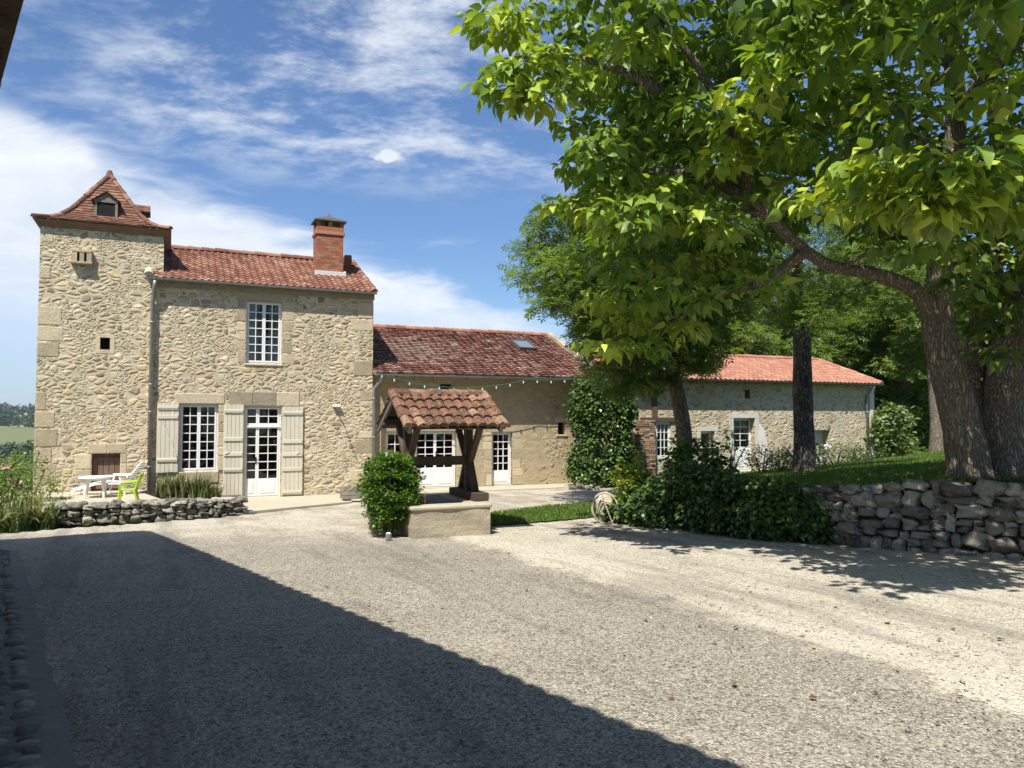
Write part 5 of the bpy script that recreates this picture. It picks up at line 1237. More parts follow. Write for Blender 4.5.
# ------------------------------------------------------------ little things
pl_ = yard(351, 502); pl_z = .09
t = empty('planter_box', (pl_.x, pl_.y, pl_z), 'small weathered grey slatted wooden planter behind the bush', 'planter', rz=ANG)
for nm_, (a, b, c, d) in (('front', (-.24, -.22, .24, -.20)), ('back', (-.24, .20, .24, .22)), ('left', (-.24, -.2, -.22, .2)), ('right', (.22, -.2, .24, .2))):
    mb = MB()
    for k in range(3): mb.box((a, b, .01 + k * .10), (c, d, .10 + k * .10), bev=.004)
    mb.build('slatted_side', M['grey_wood'], t)
mb = MB(); mb.box((-.21, -.19, .02), (.21, .19, .26)); mb.build('soil', M['soil'], t)
lp_ = yard(388.5, 540); t = empty('ground_lamp', lp_, 'small grey metal ground lamp at the foot of the bush', 'lamp')
mb = MB(); mb.tube([(0, 0, 0), (0, 0, .10), (0, 0, .105)], [.045, .05, .04], 14); mb.build('body', M['zinc'], t); mb = MB(); mb.tube([(0, 0, .1052), (0, 0, .12)], [.038, .03], 14); mb.build('lens', M['bulb'], t)
st = yard(607, 522.5); so_ = empty('standing_stone', st, 'worn upright stone slab leaning at the end of the ivy covered wall', 'stone')
Vn = stone((0, 0, .26), .23, .13, .30, (math.cos(.2), math.sin(.2)), .10); np_object('stone', Vn, ICF, np.full(len(ICF), .9), M['slab'], so_, smooth=True)
ho = empty('garden_hose', (st.x - .05, st.y - .2, st.z), 'pale coiled garden hose looped over the standing stone', 'hose'); mb = MB()
pts = []
for i in range(60):
    a = i / 59 * 2 * math.pi * 2.3; pts.append((.26 * math.cos(a) * (1 - .002 * i) - .02, -.05 - .0016 * i + .05 * math.sin(a), .31 + .29 * math.sin(a) * (1 - .001 * i)))
pts += [(.1, -.25, .03), (.3, -.3, .018), (.5, -.2, .018), (.62, -.28, .018), (.45, -.38, .018), (.2, -.36, .018), (0, -.3, .02)]
mb.tube(pts, .013, 7); mb.build('hose_coil', M['hose'], ho, smooth=True)
# rail beyond the outbuilding corner
rp = at_y(886, 458, 31.0); rz0 = lawn_z(rp.x, 31.0)
t = empty('wooden_rail', (rp.x, rp.y, rz0), 'low pale wooden rail beyond the corner of the outbuilding', 'fence', rz=.05)
for x in (-.32, .36): mb = MB(); mb.box((x - .05, -.05, -.1), (x + .05, .05, .62), bev=.01); mb.build('post', M['limewash'], t)
mb = MB(); mb.box((-.5, -.03, .44), (.3, .02, .58), bev=.008); mb.build('rail', M['grey_wood'], t)
for k, (px_, py_, D_, s_) in enumerate([(572, 487, 23.2, .085), (580, 486, 23.3, .12), (589, 488, 23.2, .09), (597, 488, 23.1, .07)]):
    q = at_y(px_, py_, D_); Vn = stone((0, 0, s_ * .5), s_ * 1.3, s_, s_ * .8, (1, 0), .2); o = np_object('rock', Vn, ICF, np.full(len(ICF), rnd.random()), M['dry_stone'], None, smooth=True); o.location = (q.x, q.y, 0.03)
    tag(o, ['rough grey rock at the foot of the ivy, nearest the path', 'largest grey rock under the climbing ivy', 'grey rock between the largest one and the last', 'smallest grey rock at the right foot of the ivy'][k], 'rock', 'rocks at the foot of the ivy')

# ============================================================ plants and trees
def crown_obj(name, pieces, mat, parent, off): V, F, rn = join(pieces); return np_object(name, V - np.array(off), F, rn, M[mat], parent)
def proj(p):
    y, z = p[1], p[2] - CAMZ; f = y * CP + z * SP; u = -y * SP + z * CP
    return (512 + 770 * p[0] / f, 384 - 770 * u / f) if f > .3 else (-9999, -9999)
def ellipsoid_pts(c, r, n, poly=None, shell=.45, zmin=None, accept=None):
    """cluster centres inside a crown; poly is the crown's outline as seen from the yard, where that is known"""
    o = []; g = 0
    while len(o) < n and g < n * 60:
        g += 1; d = Vector((rnd.gauss(0, 1), rnd.gauss(0, 1), rnd.gauss(0, 1))).normalized() * (shell + (1 - shell) * rnd.random() ** .6)
        p = (c[0] + d.x * r[0], c[1] + d.y * r[1], c[2] + d.z * r[2])
        if zmin is not None and p[2] < zmin: continue
        if poly:
            q = proj(p)
            if -40 < q[0] < 1064 and q[1] > -30 and not inside(poly, *q): continue
        if accept and not accept(p): continue
        o.append(p)
    return np.array(o)
def limbs(mb, paths, n=10, wob=.03):
    nodes = []
    for pts, rad in paths:
        P_ = [Vector(p) for p in pts]; S = []; Rd = []
        for i in range(len(P_) - 1):     # Catmull-Rom
            p0, p1, p2, p3 = P_[max(i - 1, 0)], P_[i], P_[i + 1], P_[min(i + 2, len(P_) - 1)]; m = max(2, int((p2 - p1).length / .18))
            for k in range(m):
                t = k / m; S.append(.5 * ((2 * p1) + (p2 - p0) * t + (2 * p0 - 5 * p1 + 4 * p2 - p3) * t * t + (3 * p1 - p0 - 3 * p2 + p3) * t ** 3)); Rd.append(rad[i] + (rad[i + 1] - rad[i]) * t)
        S.append(P_[-1]); Rd.append(rad[-1]); mb.tube(S, Rd, n, .5, wob); nodes += [(s, q) for s, q in zip(S, Rd)]
    return nodes
def twigs(mb, nodes, C, r0=.03, every=1):
    N = np.array([tuple(s) for s, _ in nodes]); rr0 = np.array([q for _, q in nodes])
    order = np.argsort([np.min(np.sum((N - c) ** 2, 1)) for c in C])
    for i in order[::every]:
        c = C[i]; d = np.sqrt(np.sum((N - c) ** 2, 1)) + (N[:, 2] > c[2] + .4) * 1.2; k = int(np.argmin(d)); a = Vector(N[k]); b = Vector(c)
        if (b - a).length > 4.5: continue
        mid = a.lerp(b, .5) + Vector((rnd.uniform(-.1, .1), rnd.uniform(-.1, .1), (b - a).length * .10)); rb = min(r0, rr0[k] * .6)
        mb.tube([a, a.lerp(mid, .5) + Vector((0, 0, .03)), mid, b], [rb, rb * .8, rb * .6, rb * .3], 5, .5)
        N = np.vstack([N, np.array([tuple(mid), tuple(b)])]); rr0 = np.append(rr0, [rb * .8, rb * .6])

# the big large-leaved tree on the lawn
BD = 11.5; base = at_y(983, 480, BD)
broot_ = empty('large_leaved_tree', (base.x, base.y, 1.15), 'huge spreading tree with big bright heart shaped leaves and split furrowed trunk on the lawn', 'tree')
off = (base.x, base.y, 1.15)
def pp(px_, py_, D): return tuple(at_y(px_, py_, D))
mb = MB(off)
paths = [([pp(972, 500, 11.5), pp(970, 478, 11.5), pp(962, 430, 11.5), pp(947, 370, 11.5), pp(938, 320, 11.5), pp(940, 270, 11.4), pp(947, 215, 11.3), pp(955, 120, 11.1), pp(950, 0, 10.8), pp(930, -160, 10.4)], [.42, .33, .26, .245, .22, .17, .15, .14, .12, .07]),
         ([pp(1000, 500, 11.7), pp(1002, 478, 11.7), pp(1000, 430, 11.8), pp(1005, 380, 11.9), pp(1012, 330, 12.0), pp(1032, 260, 12.1), pp(1060, 180, 12.2), pp(1100, 20, 12.2)], [.46, .38, .33, .27, .22, .19, .16, .1]),
         ([pp(978, 440, 11.9), pp(975, 380, 12.3), pp(985, 300, 12.8), pp(1000, 200, 13.4), pp(990, 60, 14)], [.28, .22, .18, .15, .1]),
         ([pp(935, 315, 11.5), pp(915, 290, 11.3), pp(875, 274, 11.0), pp(832, 266, 10.6), pp(800, 246, 10.3), pp(775, 222, 10.0), pp(752, 200, 9.7), pp(735, 140, 9.4), pp(700, 70, 9.0), pp(660, 20, 8.8)], [.16, .11, .09, .08, .078, .074, .07, .055, .045, .03]),
         ([pp(805, 250, 10.3), pp(765, 280, 10.5), pp(710, 300, 10.8), pp(650, 335, 11.0), pp(625, 345, 11.1)], [.09, .06, .045, .03, .015]),
         ([pp(752, 200, 9.7), pp(700, 175, 9.9), pp(640, 170, 10.2), pp(590, 150, 10.4)], [.09, .06, .045, .02]),
         ([pp(950, 60, 11), pp(880, 20, 10.2), pp(800, -30, 9.4), pp(700, -90, 9)], [.12, .09, .07, .04]),
         ([pp(660, 90, 9.2), pp(620, 70, 9.4), pp(560, 55, 9.6), pp(500, 60, 9.7)], [.07, .05, .035, .015]),
         ([pp(955, 120, 11.1), pp(1000, 60, 9.6), pp(1050, 0, 8.4), pp(1100, -60, 7.5)], [.12, .09, .07, .04]),
         ([pp(947, 215, 11.3), pp(900, 160, 10), pp(900, 120, 8.6), pp(930, 150, 7.2)], [.1, .07, .05, .025])]
nodes = limbs(mb, paths, 14, .06)
CPOLY = [(495, -40), (484, 18), (512, 45), (496, 62), (494, 90), (518, 108), (552, 118), (545, 142), (572, 165), (590, 192), (548, 196), (556, 214), (585, 232), (604, 268), (592, 320), (612, 345), (600, 362), (640, 372), (672, 345), (700, 352), (716, 322), (745, 300), (790, 262), (840, 250), (880, 262), (900, 248), (925, 262), (960, 262), (975, 330), (990, 372), (1030, 400), (1070, 400), (1070, -40)]
C1 = ellipsoid_pts((6.3, 11.0, 7.7), (6.9, 5.9, 5.4), 1050, CPOLY, .25, 2.3)
# low drooping skirts, nearest the yard
C2 = np.array([pp(x, y, d) for x, y, d in [(960, 185, 6.6), (915, 170, 6.8), (990, 200, 6.9), (1010, 170, 6.6), (880, 190, 7.1), (935, 205, 6.8), (900, 200, 7.0), (980, 160, 6.5), (1015, 210, 7.0), (950, 215, 7.0), (870, 165, 7.0), (850, 200, 7.6),
      (512, 26, 9.7), (494, 26, 9.8), (503, 85, 9.7), (525, 70, 9.6), (540, 100, 9.6), (510, 95, 9.7), (545, 60, 9.5), (600, 165, 9.8), (620, 180, 9.7), (650, 205, 9.6), (680, 215, 9.5), (640, 228, 9.6), (610, 215, 9.8), (665, 190, 9.4), (590, 200, 10), (620, 270, 10.5), (600, 300, 10.6), (625, 320, 10.8), (610, 345, 10.8), (650, 345, 10.8), (640, 300, 10.5), (680, 330, 10.7), (700, 300, 10.5), (575, 210, 10), (700, 215, 9.4), (720, 230, 9.4), (760, 90, 8.0), (780, 60, 7.9), (800, 30, 7.6), (850, 20, 7.3), (830, 60, 7.5), (640, 40, 8.7), (700, 110, 8.8), (740, 130, 8.8), (720, 160, 9.2), (780, 150, 8.8)]])
C3 = []  # foliage out of view, added to shade the retaining wall
while len(C3) < 60:
    p = (rnd.uniform(2.6, 8.5), rnd.uniform(4.6, 9.2), rnd.uniform(4.3, 8.0)); q = proj(p)
    if q[1] < -12 or q[0] > 1035: C3.append(p)
C3 = np.array(C3); C4 = np.array([pp(rnd.uniform(560, 720), rnd.uniform(40, 200), rnd.uniform(10.5, 13.5)) for _ in range(70)] + [pp(rnd.uniform(965, 1040), rnd.uniform(230, 400), rnd.uniform(12.6, 15.0)) for _ in range(34)] + [pp(rnd.uniform(590, 720), rnd.uniform(230, 320), rnd.uniform(12.3, 14.2)) for _ in range(24)])
# leave windows in the crown where the limbs and the trees behind show through
holes = [(690, 75, 26), (762, 205, 26), (828, 262, 22), (935, 290, 22), (700, 255, 18), (745, 268, 20), (788, 105, 16), (960, 110, 22), (640, 130, 16), (870, 235, 20)]
C1 = np.array([c for c in C1 if not any((proj(c)[0] - hx) ** 2 + (proj(c)[1] - hy) ** 2 < hr ** 2 for hx, hy, hr in holes) or c[1] > 12.5])
C1 = np.vstack([C1, C3, C4]); C1 = np.array([c for c in C1 if (c[0] + .237 * (c[2] - .7) - 2.25) ** 2 + (c[1] + .598 * (c[2] - .7) - 14.7) ** 2 > .8 ** 2]); twigs(mb, nodes, np.vstack([C2, C1]), .035)  # clusters shading the yellow shrub are dropped so sun reaches it
mb.build('trunk', M['bark'], broot_, smooth=True)
crown_obj('crown', [spray(C1, .52, 40, .180, HEART, .35, .26), spray(C2, .44, 52, .185, HEART, .4, .30, hue=nr.uniform(.55, 1.25, len(C2)))], 'catalpa_leaf', broot_, off)  # skirts get brighter leaf colour, painting in sunlit highlights

def simple_tree(name, label, base, h, paths, centres, rad, per, size, tpl, leafm, barkm, cat='tree', group=None, droop=.25, flat_=.7, tw=True, r0=.03, kindn='crown', every=1):
    t = empty(name, base, label, cat, group); mb = MB(base); nodes = limbs(mb, paths, 9, .05)
    if tw: twigs(mb, nodes, centres, r0, every)
    mb.build('trunk', M[barkm], t, smooth=True); crown_obj(kindn, [spray(centres, rad, per, size, tpl, droop, flat_)], leafm, t, base); return t
# ash tree in front of the end of the low range
b = at_y(683, 470, 18.0); bz = lawn_z(b.x, b.y); D = 18.0
paths = [([(b.x, b.y, bz - .2), pp(684, 440, D), pp(679, 400, D), pp(674, 372, D), pp(668, 330, D), pp(650, 280, D), pp(640, 230, 18.2)], [.22, .19, .17, .15, .12, .08, .04]),
         ([pp(676, 380, D), pp(640, 350, 17.6), pp(600, 340, 17.3)], [.08, .05, .02]), ([pp(668, 330, D), pp(610, 290, 17.8), pp(560, 270, 17.6), pp(530, 275, 17.5)], [.09, .06, .04, .015]),
         ([pp(655, 290, D), pp(610, 240, 18), pp(570, 215, 18), pp(545, 210, 18)], [.07, .05, .03, .015]), ([pp(674, 372, D), pp(700, 330, 17.5), pp(715, 290, 17.3)], [.09, .06, .03])]
APOLY = [(508, 280), (518, 262), (520, 208), (545, 196), (575, 205), (640, 180), (740, 200), (735, 330), (718, 340), (712, 362), (695, 372), (685, 362), (665, 385), (640, 392), (610, 388), (592, 372), (588, 352), (580, 335), (570, 318), (552, 306), (538, 304), (525, 288)]
Cc = ellipsoid_pts((2.9, 18.0, 5.0), (3.0, 2.2, 3.3), 430, APOLY, .3)
simple_tree('ash_tree', 'fine leaved green tree with slender leaning trunk between the ivy and the orange roofed outbuilding', (b.x, b.y, bz), 7, paths, Cc, .34, 48, .23, PINN, 'ash_leaf', 'bark', r0=.025)
# dark trunked tree before the outbuilding
D = 22.0; b = at_y(805, 470, D); bz = lawn_z(b.x, b.y)
paths = [([(b.x, b.y, bz - .2), pp(804, 440, D), pp(803, 400, D), pp(802, 340, D), pp(797, 290, D), pp(800, 220, 22)], [.36, .30, .27, .25, .18, .1]),
         ([pp(800, 330, D), pp(760, 300, 21.5), pp(720, 290, 21)], [.14, .08, .04]), ([pp(800, 320, D), pp(850, 290, 21.5), pp(900, 270, 21.5)], [.14, .08, .04])]
TPOLY = [(700, 200), (920, 200), (925, 310), (890, 330), (860, 318), (835, 338), (822, 345), (815, 330), (790, 338), (760, 330), (735, 318), (715, 300)]
Cc = ellipsoid_pts((8.0, 20.6, 6.6), (3.3, 1.9, 2.3), 200, TPOLY, .3)
simple_tree('dark_trunked_tree', 'tall tree with thick dark straight trunk standing in front of the outbuilding', (b.x, b.y, bz), 8, paths, Cc, .42, 40, .2, PINN, 'ash_leaf', 'dark_bark', r0=.03)
# trees beyond the outbuilding
bgt = [(700, 37, 9.5, 3.2, 'wood_leaf', 'mid green tree rising just behind the left part of the orange roof'), (762, 40, 10.5, 3.6, 'ash_leaf', 'bluish green tree behind the middle of the orange roof'), (840, 44, 12.0, 4.2, 'pale_leaf', 'broad green tree behind the right part of the orange roof'),
       (905, 38, 11.0, 3.3, 'wood_leaf', 'feathery green tree just right of the outbuilding corner'), (880, 52, 15.0, 4.5, 'ash_leaf', 'tallest tree furthest back behind the outbuilding'), (640, 44, 10.5, 3.4, 'dark_leaf', 'dark tree mostly hidden behind the ash tree'),
       (940, 46, 13.0, 3.0, 'ash_leaf', 'green tree with pale trunk seen just left of the big split trunk')]
for px_, D, h, rr_t, lm, lb in bgt:
    b = at_y(px_, 440, D); bz = .3; c = (b.x, D, h * .52)
    Cc = ellipsoid_pts(c, (rr_t, rr_t, h * .5), 230, None, .5)
    paths = [([(b.x, D, bz - .3), (b.x + .1, D, h * .35), (b.x - .1, D, h * .8)], [.32, .25, .1])]
    simple_tree('background_tree', lb, (b.x, D, bz), h, paths, Cc, .75, 60, .42, PINN, lm, 'bark', group='trees beyond the outbuilding', tw=False)
b = at_y(938, 450, 34.0); mbp = [([(b.x, 34, .3), pp(938, 420, 34), pp(936, 398, 34), pp(930, 330, 34)], [.42, .34, .3, .2])]
simple_tree('background_tree', 'tree with a broad pale trunk on the lawn behind the big split trunk', (b.x, 34, .5), 6, mbp, ellipsoid_pts(tuple(at_y(935, 300, 34)), (2.4, 2, 2.6), 70), .6, 40, .3, PINN, 'wood_leaf', 'bark', group='trees beyond the outbuilding', tw=False)
# shrubs
def shrub(name, label, c, r, n, size, tpl, leafm, cat='shrub', rad=.16, per=22, base=None, droop=.1, shell=.5, stems=5, group=None):
    base = base or (c[0], c[1], c[2] - r[2]); t = empty(name, base, label, cat, group); Cc = ellipsoid_pts(c, r, n, None, shell, zmin=base[2] + size * .6); mb = MB(base)
    for k in range(stems):
        a = k * 2.4; mb.tube([(base[0] + .06 * math.cos(a), base[1] + .06 * math.sin(a), base[2] - .05), (c[0] + r[0] * .35 * math.cos(a), c[1] + r[1] * .35 * math.sin(a), c[2] - r[2] * .2), (c[0] + r[0] * .7 * math.cos(a), c[1] + r[1] * .7 * math.sin(a), c[2] + r[2] * .5)], [.03, .02, .008], 5, .5)
    mb.build('stems', M['bark'], t); crown_obj('foliage', [spray(Cc, rad, per, size, tpl, droop, .8)], leafm, t, base); return t
bb = yard(385, 539); c = (bb.x + .02, bb.y + .45, .90)
shrub('evergreen_bush', 'round glossy bright green bush beside the stone well', c, (.52, .50, .70), 420, .062, tpl_oval(.30), 'bush_leaf', 'bush', .085, 34, base=(bb.x + .0, bb.y + .4, bb.z), shell=.35)
o = at_y(872, 442, 30.5); o = at_y(889, 440, 30.5)
shrub('pale_shrub', 'pale green broad leaved shrub at the right corner of the outbuilding', (o.x, 30.3, 1.7), (.75, .6, 1.1), 60, .22, tpl_oval(.35), 'pale_leaf', rad=.25, per=22)
o = at_y(905, 455, 31.5); shrub('low_shrub', 'low yellowish shrub under the feathery tree', (o.x, 33, .9), (1.6, .8, .75), 60, .18, PINN, 'wood_leaf', rad=.3, per=26)
# flowering plants along the foot of the outbuilding
for k, (px_, py_, D, r_, h_, lm, lb) in enumerate([(762, 455, 25.5, .5, .5, 'dark_leaf', 'dark low shrub in front of the outbuilding door'), (800, 458, 24.5, .75, .5, 'ash_leaf', 'leafy shrub at the foot of the dark straight trunk'), (728, 448, 22.5, .9, .75, 'dark_leaf', 'twiggy shrub behind the ivy under the tiny window'),
        (836, 455, 26.0, .8, .38, 'ash_leaf', 'low green plants right of the dark trunk'), (862, 455, 27.5, .7, .3, 'dark_leaf', 'low dark plants near the outbuilding corner'), (782, 462, 24.5, .5, .35, 'pale_leaf', 'grey green plant between door and dark trunk')]):
    o = at_y(px_, py_, D); z0 = lawn_z(o.x, o.y); shrub('border_plant', lb, (o.x, D, z0 + h_), (r_, .45, h_), 34, .10, tpl_oval(.25), lm, 'plant', .2, 22, base=(o.x, D, z0), group='plants along the outbuilding')
o = at_y(822, 458, 26.2); z0 = lawn_z(o.x, o.y); t = shrub('flowering_plant', 'plant with white flowers by the recess of the outbuilding', (o.x, 26.2, z0 + .35), (.35, .3, .35), 16, .09, tpl_oval(.25), 'dark_leaf', 'plant', .15, 20, base=(o.x, 26.2, z0))
crown_obj('flowers', [spray(ellipsoid_pts((o.x, 26.0, z0 + .5), (.33, .2, .3), 14), .06, 9, .09, tpl_oval(.5), 0, 1)], 'white_petal', t, (o.x, 26.2, z0))
# climbing ivy at the joint of the two ranges
ic = at_y(603, 484, 24.0); t = empty('climbing_ivy', (ic.x, 24.2, 0), 'tall dense dark ivy climbing the wall where the red roof ends', 'ivy'); pts = []
while len(pts) < 620:
    z = rnd.uniform(.15, 3.45); wv_ = 1.22 - .25 * (z / 3.4) + .16 * math.sin(z * 3.1); a = rnd.uniform(math.pi, 2 * math.pi); r_ = rnd.uniform(.75, 1.0); x = math.cos(a) * wv_ * r_; v = math.sin(a) * .8 * r_
    q = Vector((ic.x, 24.75)) + Vector((x * du_.x, x * du_.y)) + Vector((v * dv_.x, v * dv_.y)); pts.append((q.x, q.y, z + rnd.uniform(-.1, .1)))
pts = np.array(pts); mb = MB((ic.x, 24.2, 0))
for k in range(7):
    a = k * .9; mb.tube([(ic.x + .25 * math.cos(a), 24.6, -.05), (ic.x + .5 * math.cos(a), 24.5, 1.2), (ic.x + .7 * math.cos(a * 1.7), 24.6, 2.6), (ic.x + .9 * math.cos(a * 2), 24.7, 3.3)], [.07, .05, .03, .015], 6, .5)
mb.build('stems', M['bark'], t); crown_obj('foliage', [spray(pts, .19, 22, .12, tpl_oval(.38), 'x' and .55, 1.0)], 'ivy_leaf', t, (ic.x, 24.2, 0))
# ivy pouring over the left end of the retaining wall
t = empty('wall_ivy', (WP[1].x, WP[1].y, WP[1].z), 'thick dark ivy pouring over the left end of the retaining wall', 'ivy'); pts = []; hues = []
HX = [(612, .3), (640, .6), (662, .9), (690, 1.15), (712, 1.0), (745, .88), (790, .84), (815, .74), (835, .25)]
def wall_at(px_):
    for a, b, xa, xb in zip(WP, WP[1:], (628, 690, 770, 850), (690, 770, 850, 935)):
        if px_ <= xb: f = (px_ - xa) / (xb - xa); return Vector((a.x + (b.x - a.x) * f, a.y + (b.y - a.y) * f, a.z))
while len(pts) < 1150:
    px_ = rnd.uniform(614, 832); q = wall_at(px_); H = np.interp(px_, [h[0] for h in HX], [h[1] for h in HX]); f = rnd.random(); zz = f ** .8 * H
    if px_ > 800 and rnd.random() < (px_ - 800) / 40 * (1.1 - f): continue
    out_ = .38 * math.sin(math.pi * min(1, f + .22)) ** .7 * (1 if px_ < 790 else .55); dn = rnd.uniform(-.12, .12)
    if rnd.random() < .35 and px_ < 760: out_ = rnd.uniform(-.9, .1); zz = H * rnd.uniform(.85, 1.0) - max(0, -out_) * .25
    pts.append((q.x - out_ * .69 + dn, q.y - out_ * .72 + dn, q.z + .03 + zz)); hues.append(rnd.random() ** 1.6)
pts = np.array(pts); mb = MB(tuple(WP[1])); 
for k in range(9):
    q = wall_at(640 + k * 20); mb.tube([(q.x, q.y - .05, q.z), (q.x - .12, q.y - .1, q.z + .5), (q.x + .1, q.y + .2, q.z + .85)], [.04, .03, .015], 5, .5)
mb.build('stems', M['bark'], t); crown_obj('foliage', [spray(pts, .15, 17, .095, tpl_oval(.40), .75, 1.0, hue=np.array(hues))], 'ivy_leaf', t, tuple(WP[1]))
q = yard(636, 521); shrub('yellow_green_shrub', 'yellow green young shrub at the left end of the ivy covered wall', (q.x - .05, q.y - .25, q.z + .66), (.42, .35, .66), 120, .095, tpl_oval(.36), 'yellow_leaf', rad=.12, per=15, base=(q.x, q.y + .1, q.z), shell=.2)
q = at_y(700, 450, 15.6); shrub('broad_leaved_shrub', 'large dark leaved shrub rising behind the ivy covered wall', (q.x, 15.9, 1.1), (.75, .55, .62), 90, .15, tpl_oval(.36), 'bush_leaf', rad=.2, per=16, base=(q.x, 15.9, .5), shell=.3)
# strap-leaved plants
def strap_plant(name, label, base, n, h, spread, mat, cat='plant', wd=.06, arch=.5, area=(0, 0), group=None):
    t = empty(name, base, label, cat, group); mb = MB(base)
    for k in range(n):
        a = rnd.uniform(0, 6.283); L = h * rnd.uniform(.6, 1.1); out_ = spread * rnd.uniform(.2, 1); o = (base[0] + rnd.uniform(-1, 1) * area[0], base[1] + rnd.uniform(-1, 1) * area[1], base[2] - .02); c_, s_ = math.cos(a), math.sin(a); w_ = wd * rnd.uniform(.6, 1.1) / 2; vs = []
        for i in range(6):
            f = i / 5; rr2 = out_ * f ** 1.5; z = L * (f - arch * f ** 2.6 * (out_ / spread)); wi = w_ * (1 - f ** 2) + .001; vs += [(o[0] + c_ * rr2 - s_ * wi, o[1] + s_ * rr2 + c_ * wi, o[2] + z), (o[0] + c_ * rr2 + s_ * wi, o[1] + s_ * rr2 - c_ * wi, o[2] + z + .003)]
        mb.mesh(vs, [(2 * i, 2 * i + 1, 2 * i + 3, 2 * i + 2) for i in range(5)])
    mb.build('leaves', M[mat], t); return t
for k, px_ in enumerate((166, 178, 190, 202, 213)):
    u_ = uz(px_, 480, -.7)[0]; q = hw(u_, -.7); strap_plant('iris_clump', ['iris clump at the left, below the short shutter', 'iris clump below the left edge of the window', 'iris clump under the middle of the ground floor window', 'iris clump below the right edge of the window', 'low iris clump nearest the french door shutter'][k], (q.x, q.y, .10), 90, .80 - .05 * (k == 4) - (.3 if k == 4 else 0), .26, 'iris_leaf', 'plant', .045, .3, (.18, .12), group='irises in the bed')
q = at_y(372, 495, 13.7); yb = (q.x, 14.6, gz(q.x, 14.6) + .0); t = strap_plant('yucca', 'spiky yucca with straw coloured leaves behind the left side of the bush', (q.x, 13.7, .80), 150, .66, .66, 'straw', 'plant', .035, 1.0)
mb = MB((q.x, 13.7, .80)); mb.tube([(q.x + .02, 13.7, .1), (q.x, 13.7, .5), (q.x, 13.7, .82)], [.07, .06, .06], 8, .5); mb.build('stem', M['bark'], t)
gl = [(12, 528, 'straw', 1.0), (34, 527, 'iris_leaf', .9), (3, 530, 'iris_leaf', 1.0), (48, 521, 'iris_leaf', .75), (24, 518, 'straw', 1.1)]
for k, (px_, py_, m_, s_) in enumerate(gl):
    q = yard(px_, py_); strap_plant('grass_clump', ['yellowing arching grass clump at the left edge of the gravel', 'green arching clump left of the planter wall', 'green clump at the left border of the view', 'small green clump touching the end of the planter wall', 'tall straw coloured clump behind the others'][k], (q.x, q.y + .25, gz(q.x, q.y) - .04), 150, .8 * s_, .62 * s_, m_, 'plant', .038, .75, (.22, .2), group='clumps left of the planter wall')
q = at_y(4, 470, 14.8); t = shrub('oleander', 'oleander with pink flowers at the left edge', (q.x, 14.8, .75), (.45, .4, .6), 50, .13, tpl_oval(.14), 'ash_leaf', 'shrub', .22, 26, base=(q.x, 14.8, .1))
crown_obj('flowers', [spray(ellipsoid_pts((q.x + .05, 14.5, .95), (.5, .3, .45), 20), .07, 12, .055, tpl_oval(.5), 0, 1)], 'pink', t, (q.x, 14.8, .1))
q = at_y(26, 470, 17.0); shrub('green_shrub', 'bushy green shrub against the lower left corner of the tower', (q.x - .1, 17.0, .55), (.75, .6, .85), 90, .08, tpl_oval(.3), 'wood_leaf', 'shrub', .18, 26, base=(q.x, 17.0, -.2))
for k, (px_, py_) in enumerate([(60, 516), (75, 519), (66, 510)]):
    q = yard(px_, py_); strap_plant('weed_tuft', ['weed tuft at the foot of the planter wall, leftmost', 'weed tuft growing against the wall, right of the first', 'weed tuft higher among the wall stones'][k], (q.x, q.y - .05, q.z + (.0 if k < 2 else .2)), 34, .22, .2, 'wood_leaf' if k else 'iris_leaf', 'weeds', .03, .6, (.12, .08), group='weeds by the planter wall')
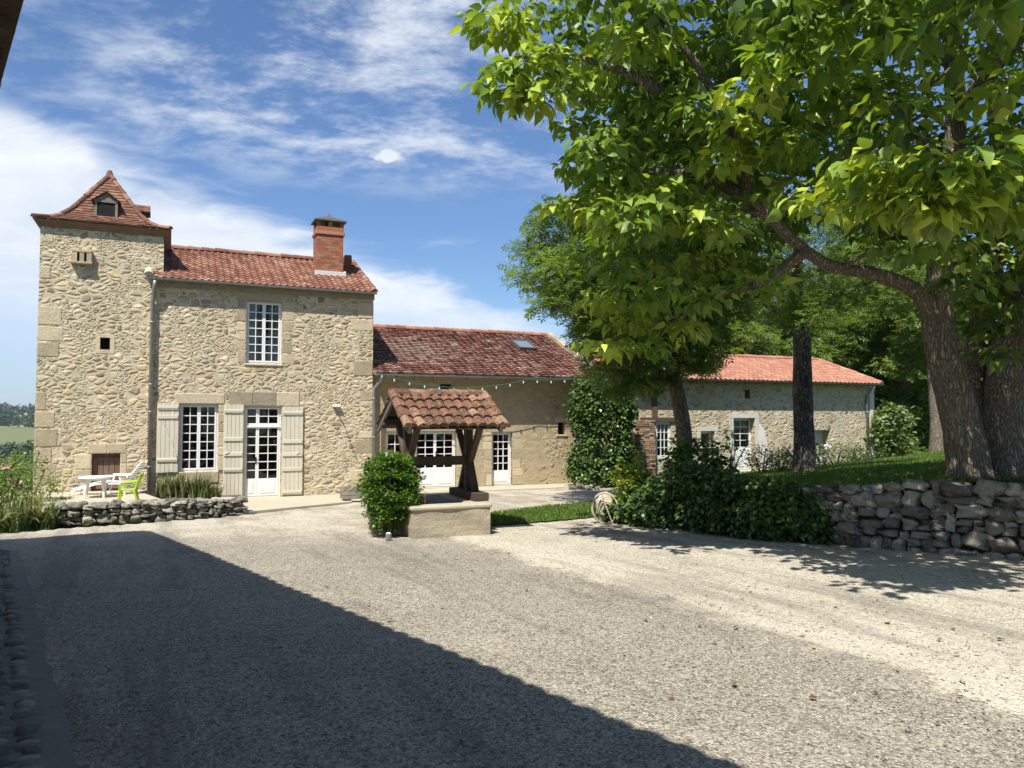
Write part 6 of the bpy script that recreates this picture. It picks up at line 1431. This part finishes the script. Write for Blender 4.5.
# fallen leaves and twigs blown on the gravel
pts = []
while len(pts) < 90:
    y = rnd.uniform(4.5, 13.5); x = rnd.uniform(-.3, .66) * y
    if rnd.random() < .35 + .65 * (x > 1): pts.append((x, y, gz(x, y) + .016))
pts = np.array(pts); n = len(pts); d = nr.normal(size=(n, 3)); d[:, 2] *= .08; up_ = nr.normal(scale=.25, size=(n, 3)); up_[:, 2] = 1
V, F, rn = leaves(pts, d, up_, nr.uniform(.03, .085, n), tpl_oval(.28)); m_, t_, b_ = material('dead_leaf'); t_.put(b_.inputs['Base Color'], t_.ramp(attr(t_), [(0, (.05, .03, .015)), (.6, (.16, .10, .04)), (1, (.12, .14, .04))])); b_.inputs['Roughness'].default_value = .8
tag(np_object('fallen_leaves', V, F, rn, m_), 'few dry fallen leaves lying scattered on the gravel yard', 'leaves', kind='stuff')
# far woods on the hills to the left
parts = []
for (r0_, r1_, n, s_, a0, a1) in ((130, 260, 110, 3.2, -.72, -.54), (330, 520, 210, 6.0, -.74, -.53), (1060, 1480, 520, 13.0, -.80, -.50)):
    rr2 = nr.uniform(r0_, r1_, n); aa2 = nr.uniform(a0, a1, n)
    if r0_ > 1000:
        ok = ~((aa2 < -.578) & (rr2 > 1240) & (rr2 < 1330)); rr2, aa2 = rr2[ok], aa2[ok]; n = len(rr2)
    x, y = rr2 * np.sin(aa2), rr2 * np.cos(aa2); z = terrain(x, y)
    parts.append(spray(np.stack([x, y, z + s_ * .45], -1), s_ * .62, 60, s_ * .32, tpl_oval(.5), 0, 1.0))
tag(crown_obj('woodland', parts, 'far_leaf', None, (0, 0, 0)), 'dark woods and hedges on the far hillside left of the tower', 'woodland', kind='stuff')
# haze over the open country
mh = bpy.data.materials.new('haze'); mh.use_nodes = True; th_ = NT(mh.node_tree); th_.n.remove(th_.n['Principled BSDF'])
pv = th_.new('ShaderNodeVolumePrincipled'); pv.inputs['Color'].default_value = (.72, .82, 1, 1); pv.inputs['Density'].default_value = .00010; pv.inputs['Anisotropy'].default_value = .2
th_.l.new(pv.outputs[0], th_.n['Material Output'].inputs['Volume'])

hb = MB(); hb.box((-3000, -60, -80), (3000, 3600, 70)); tag(hb.build('haze', mh), 'thin blue summer haze over the far hills', 'haze', kind='stuff')
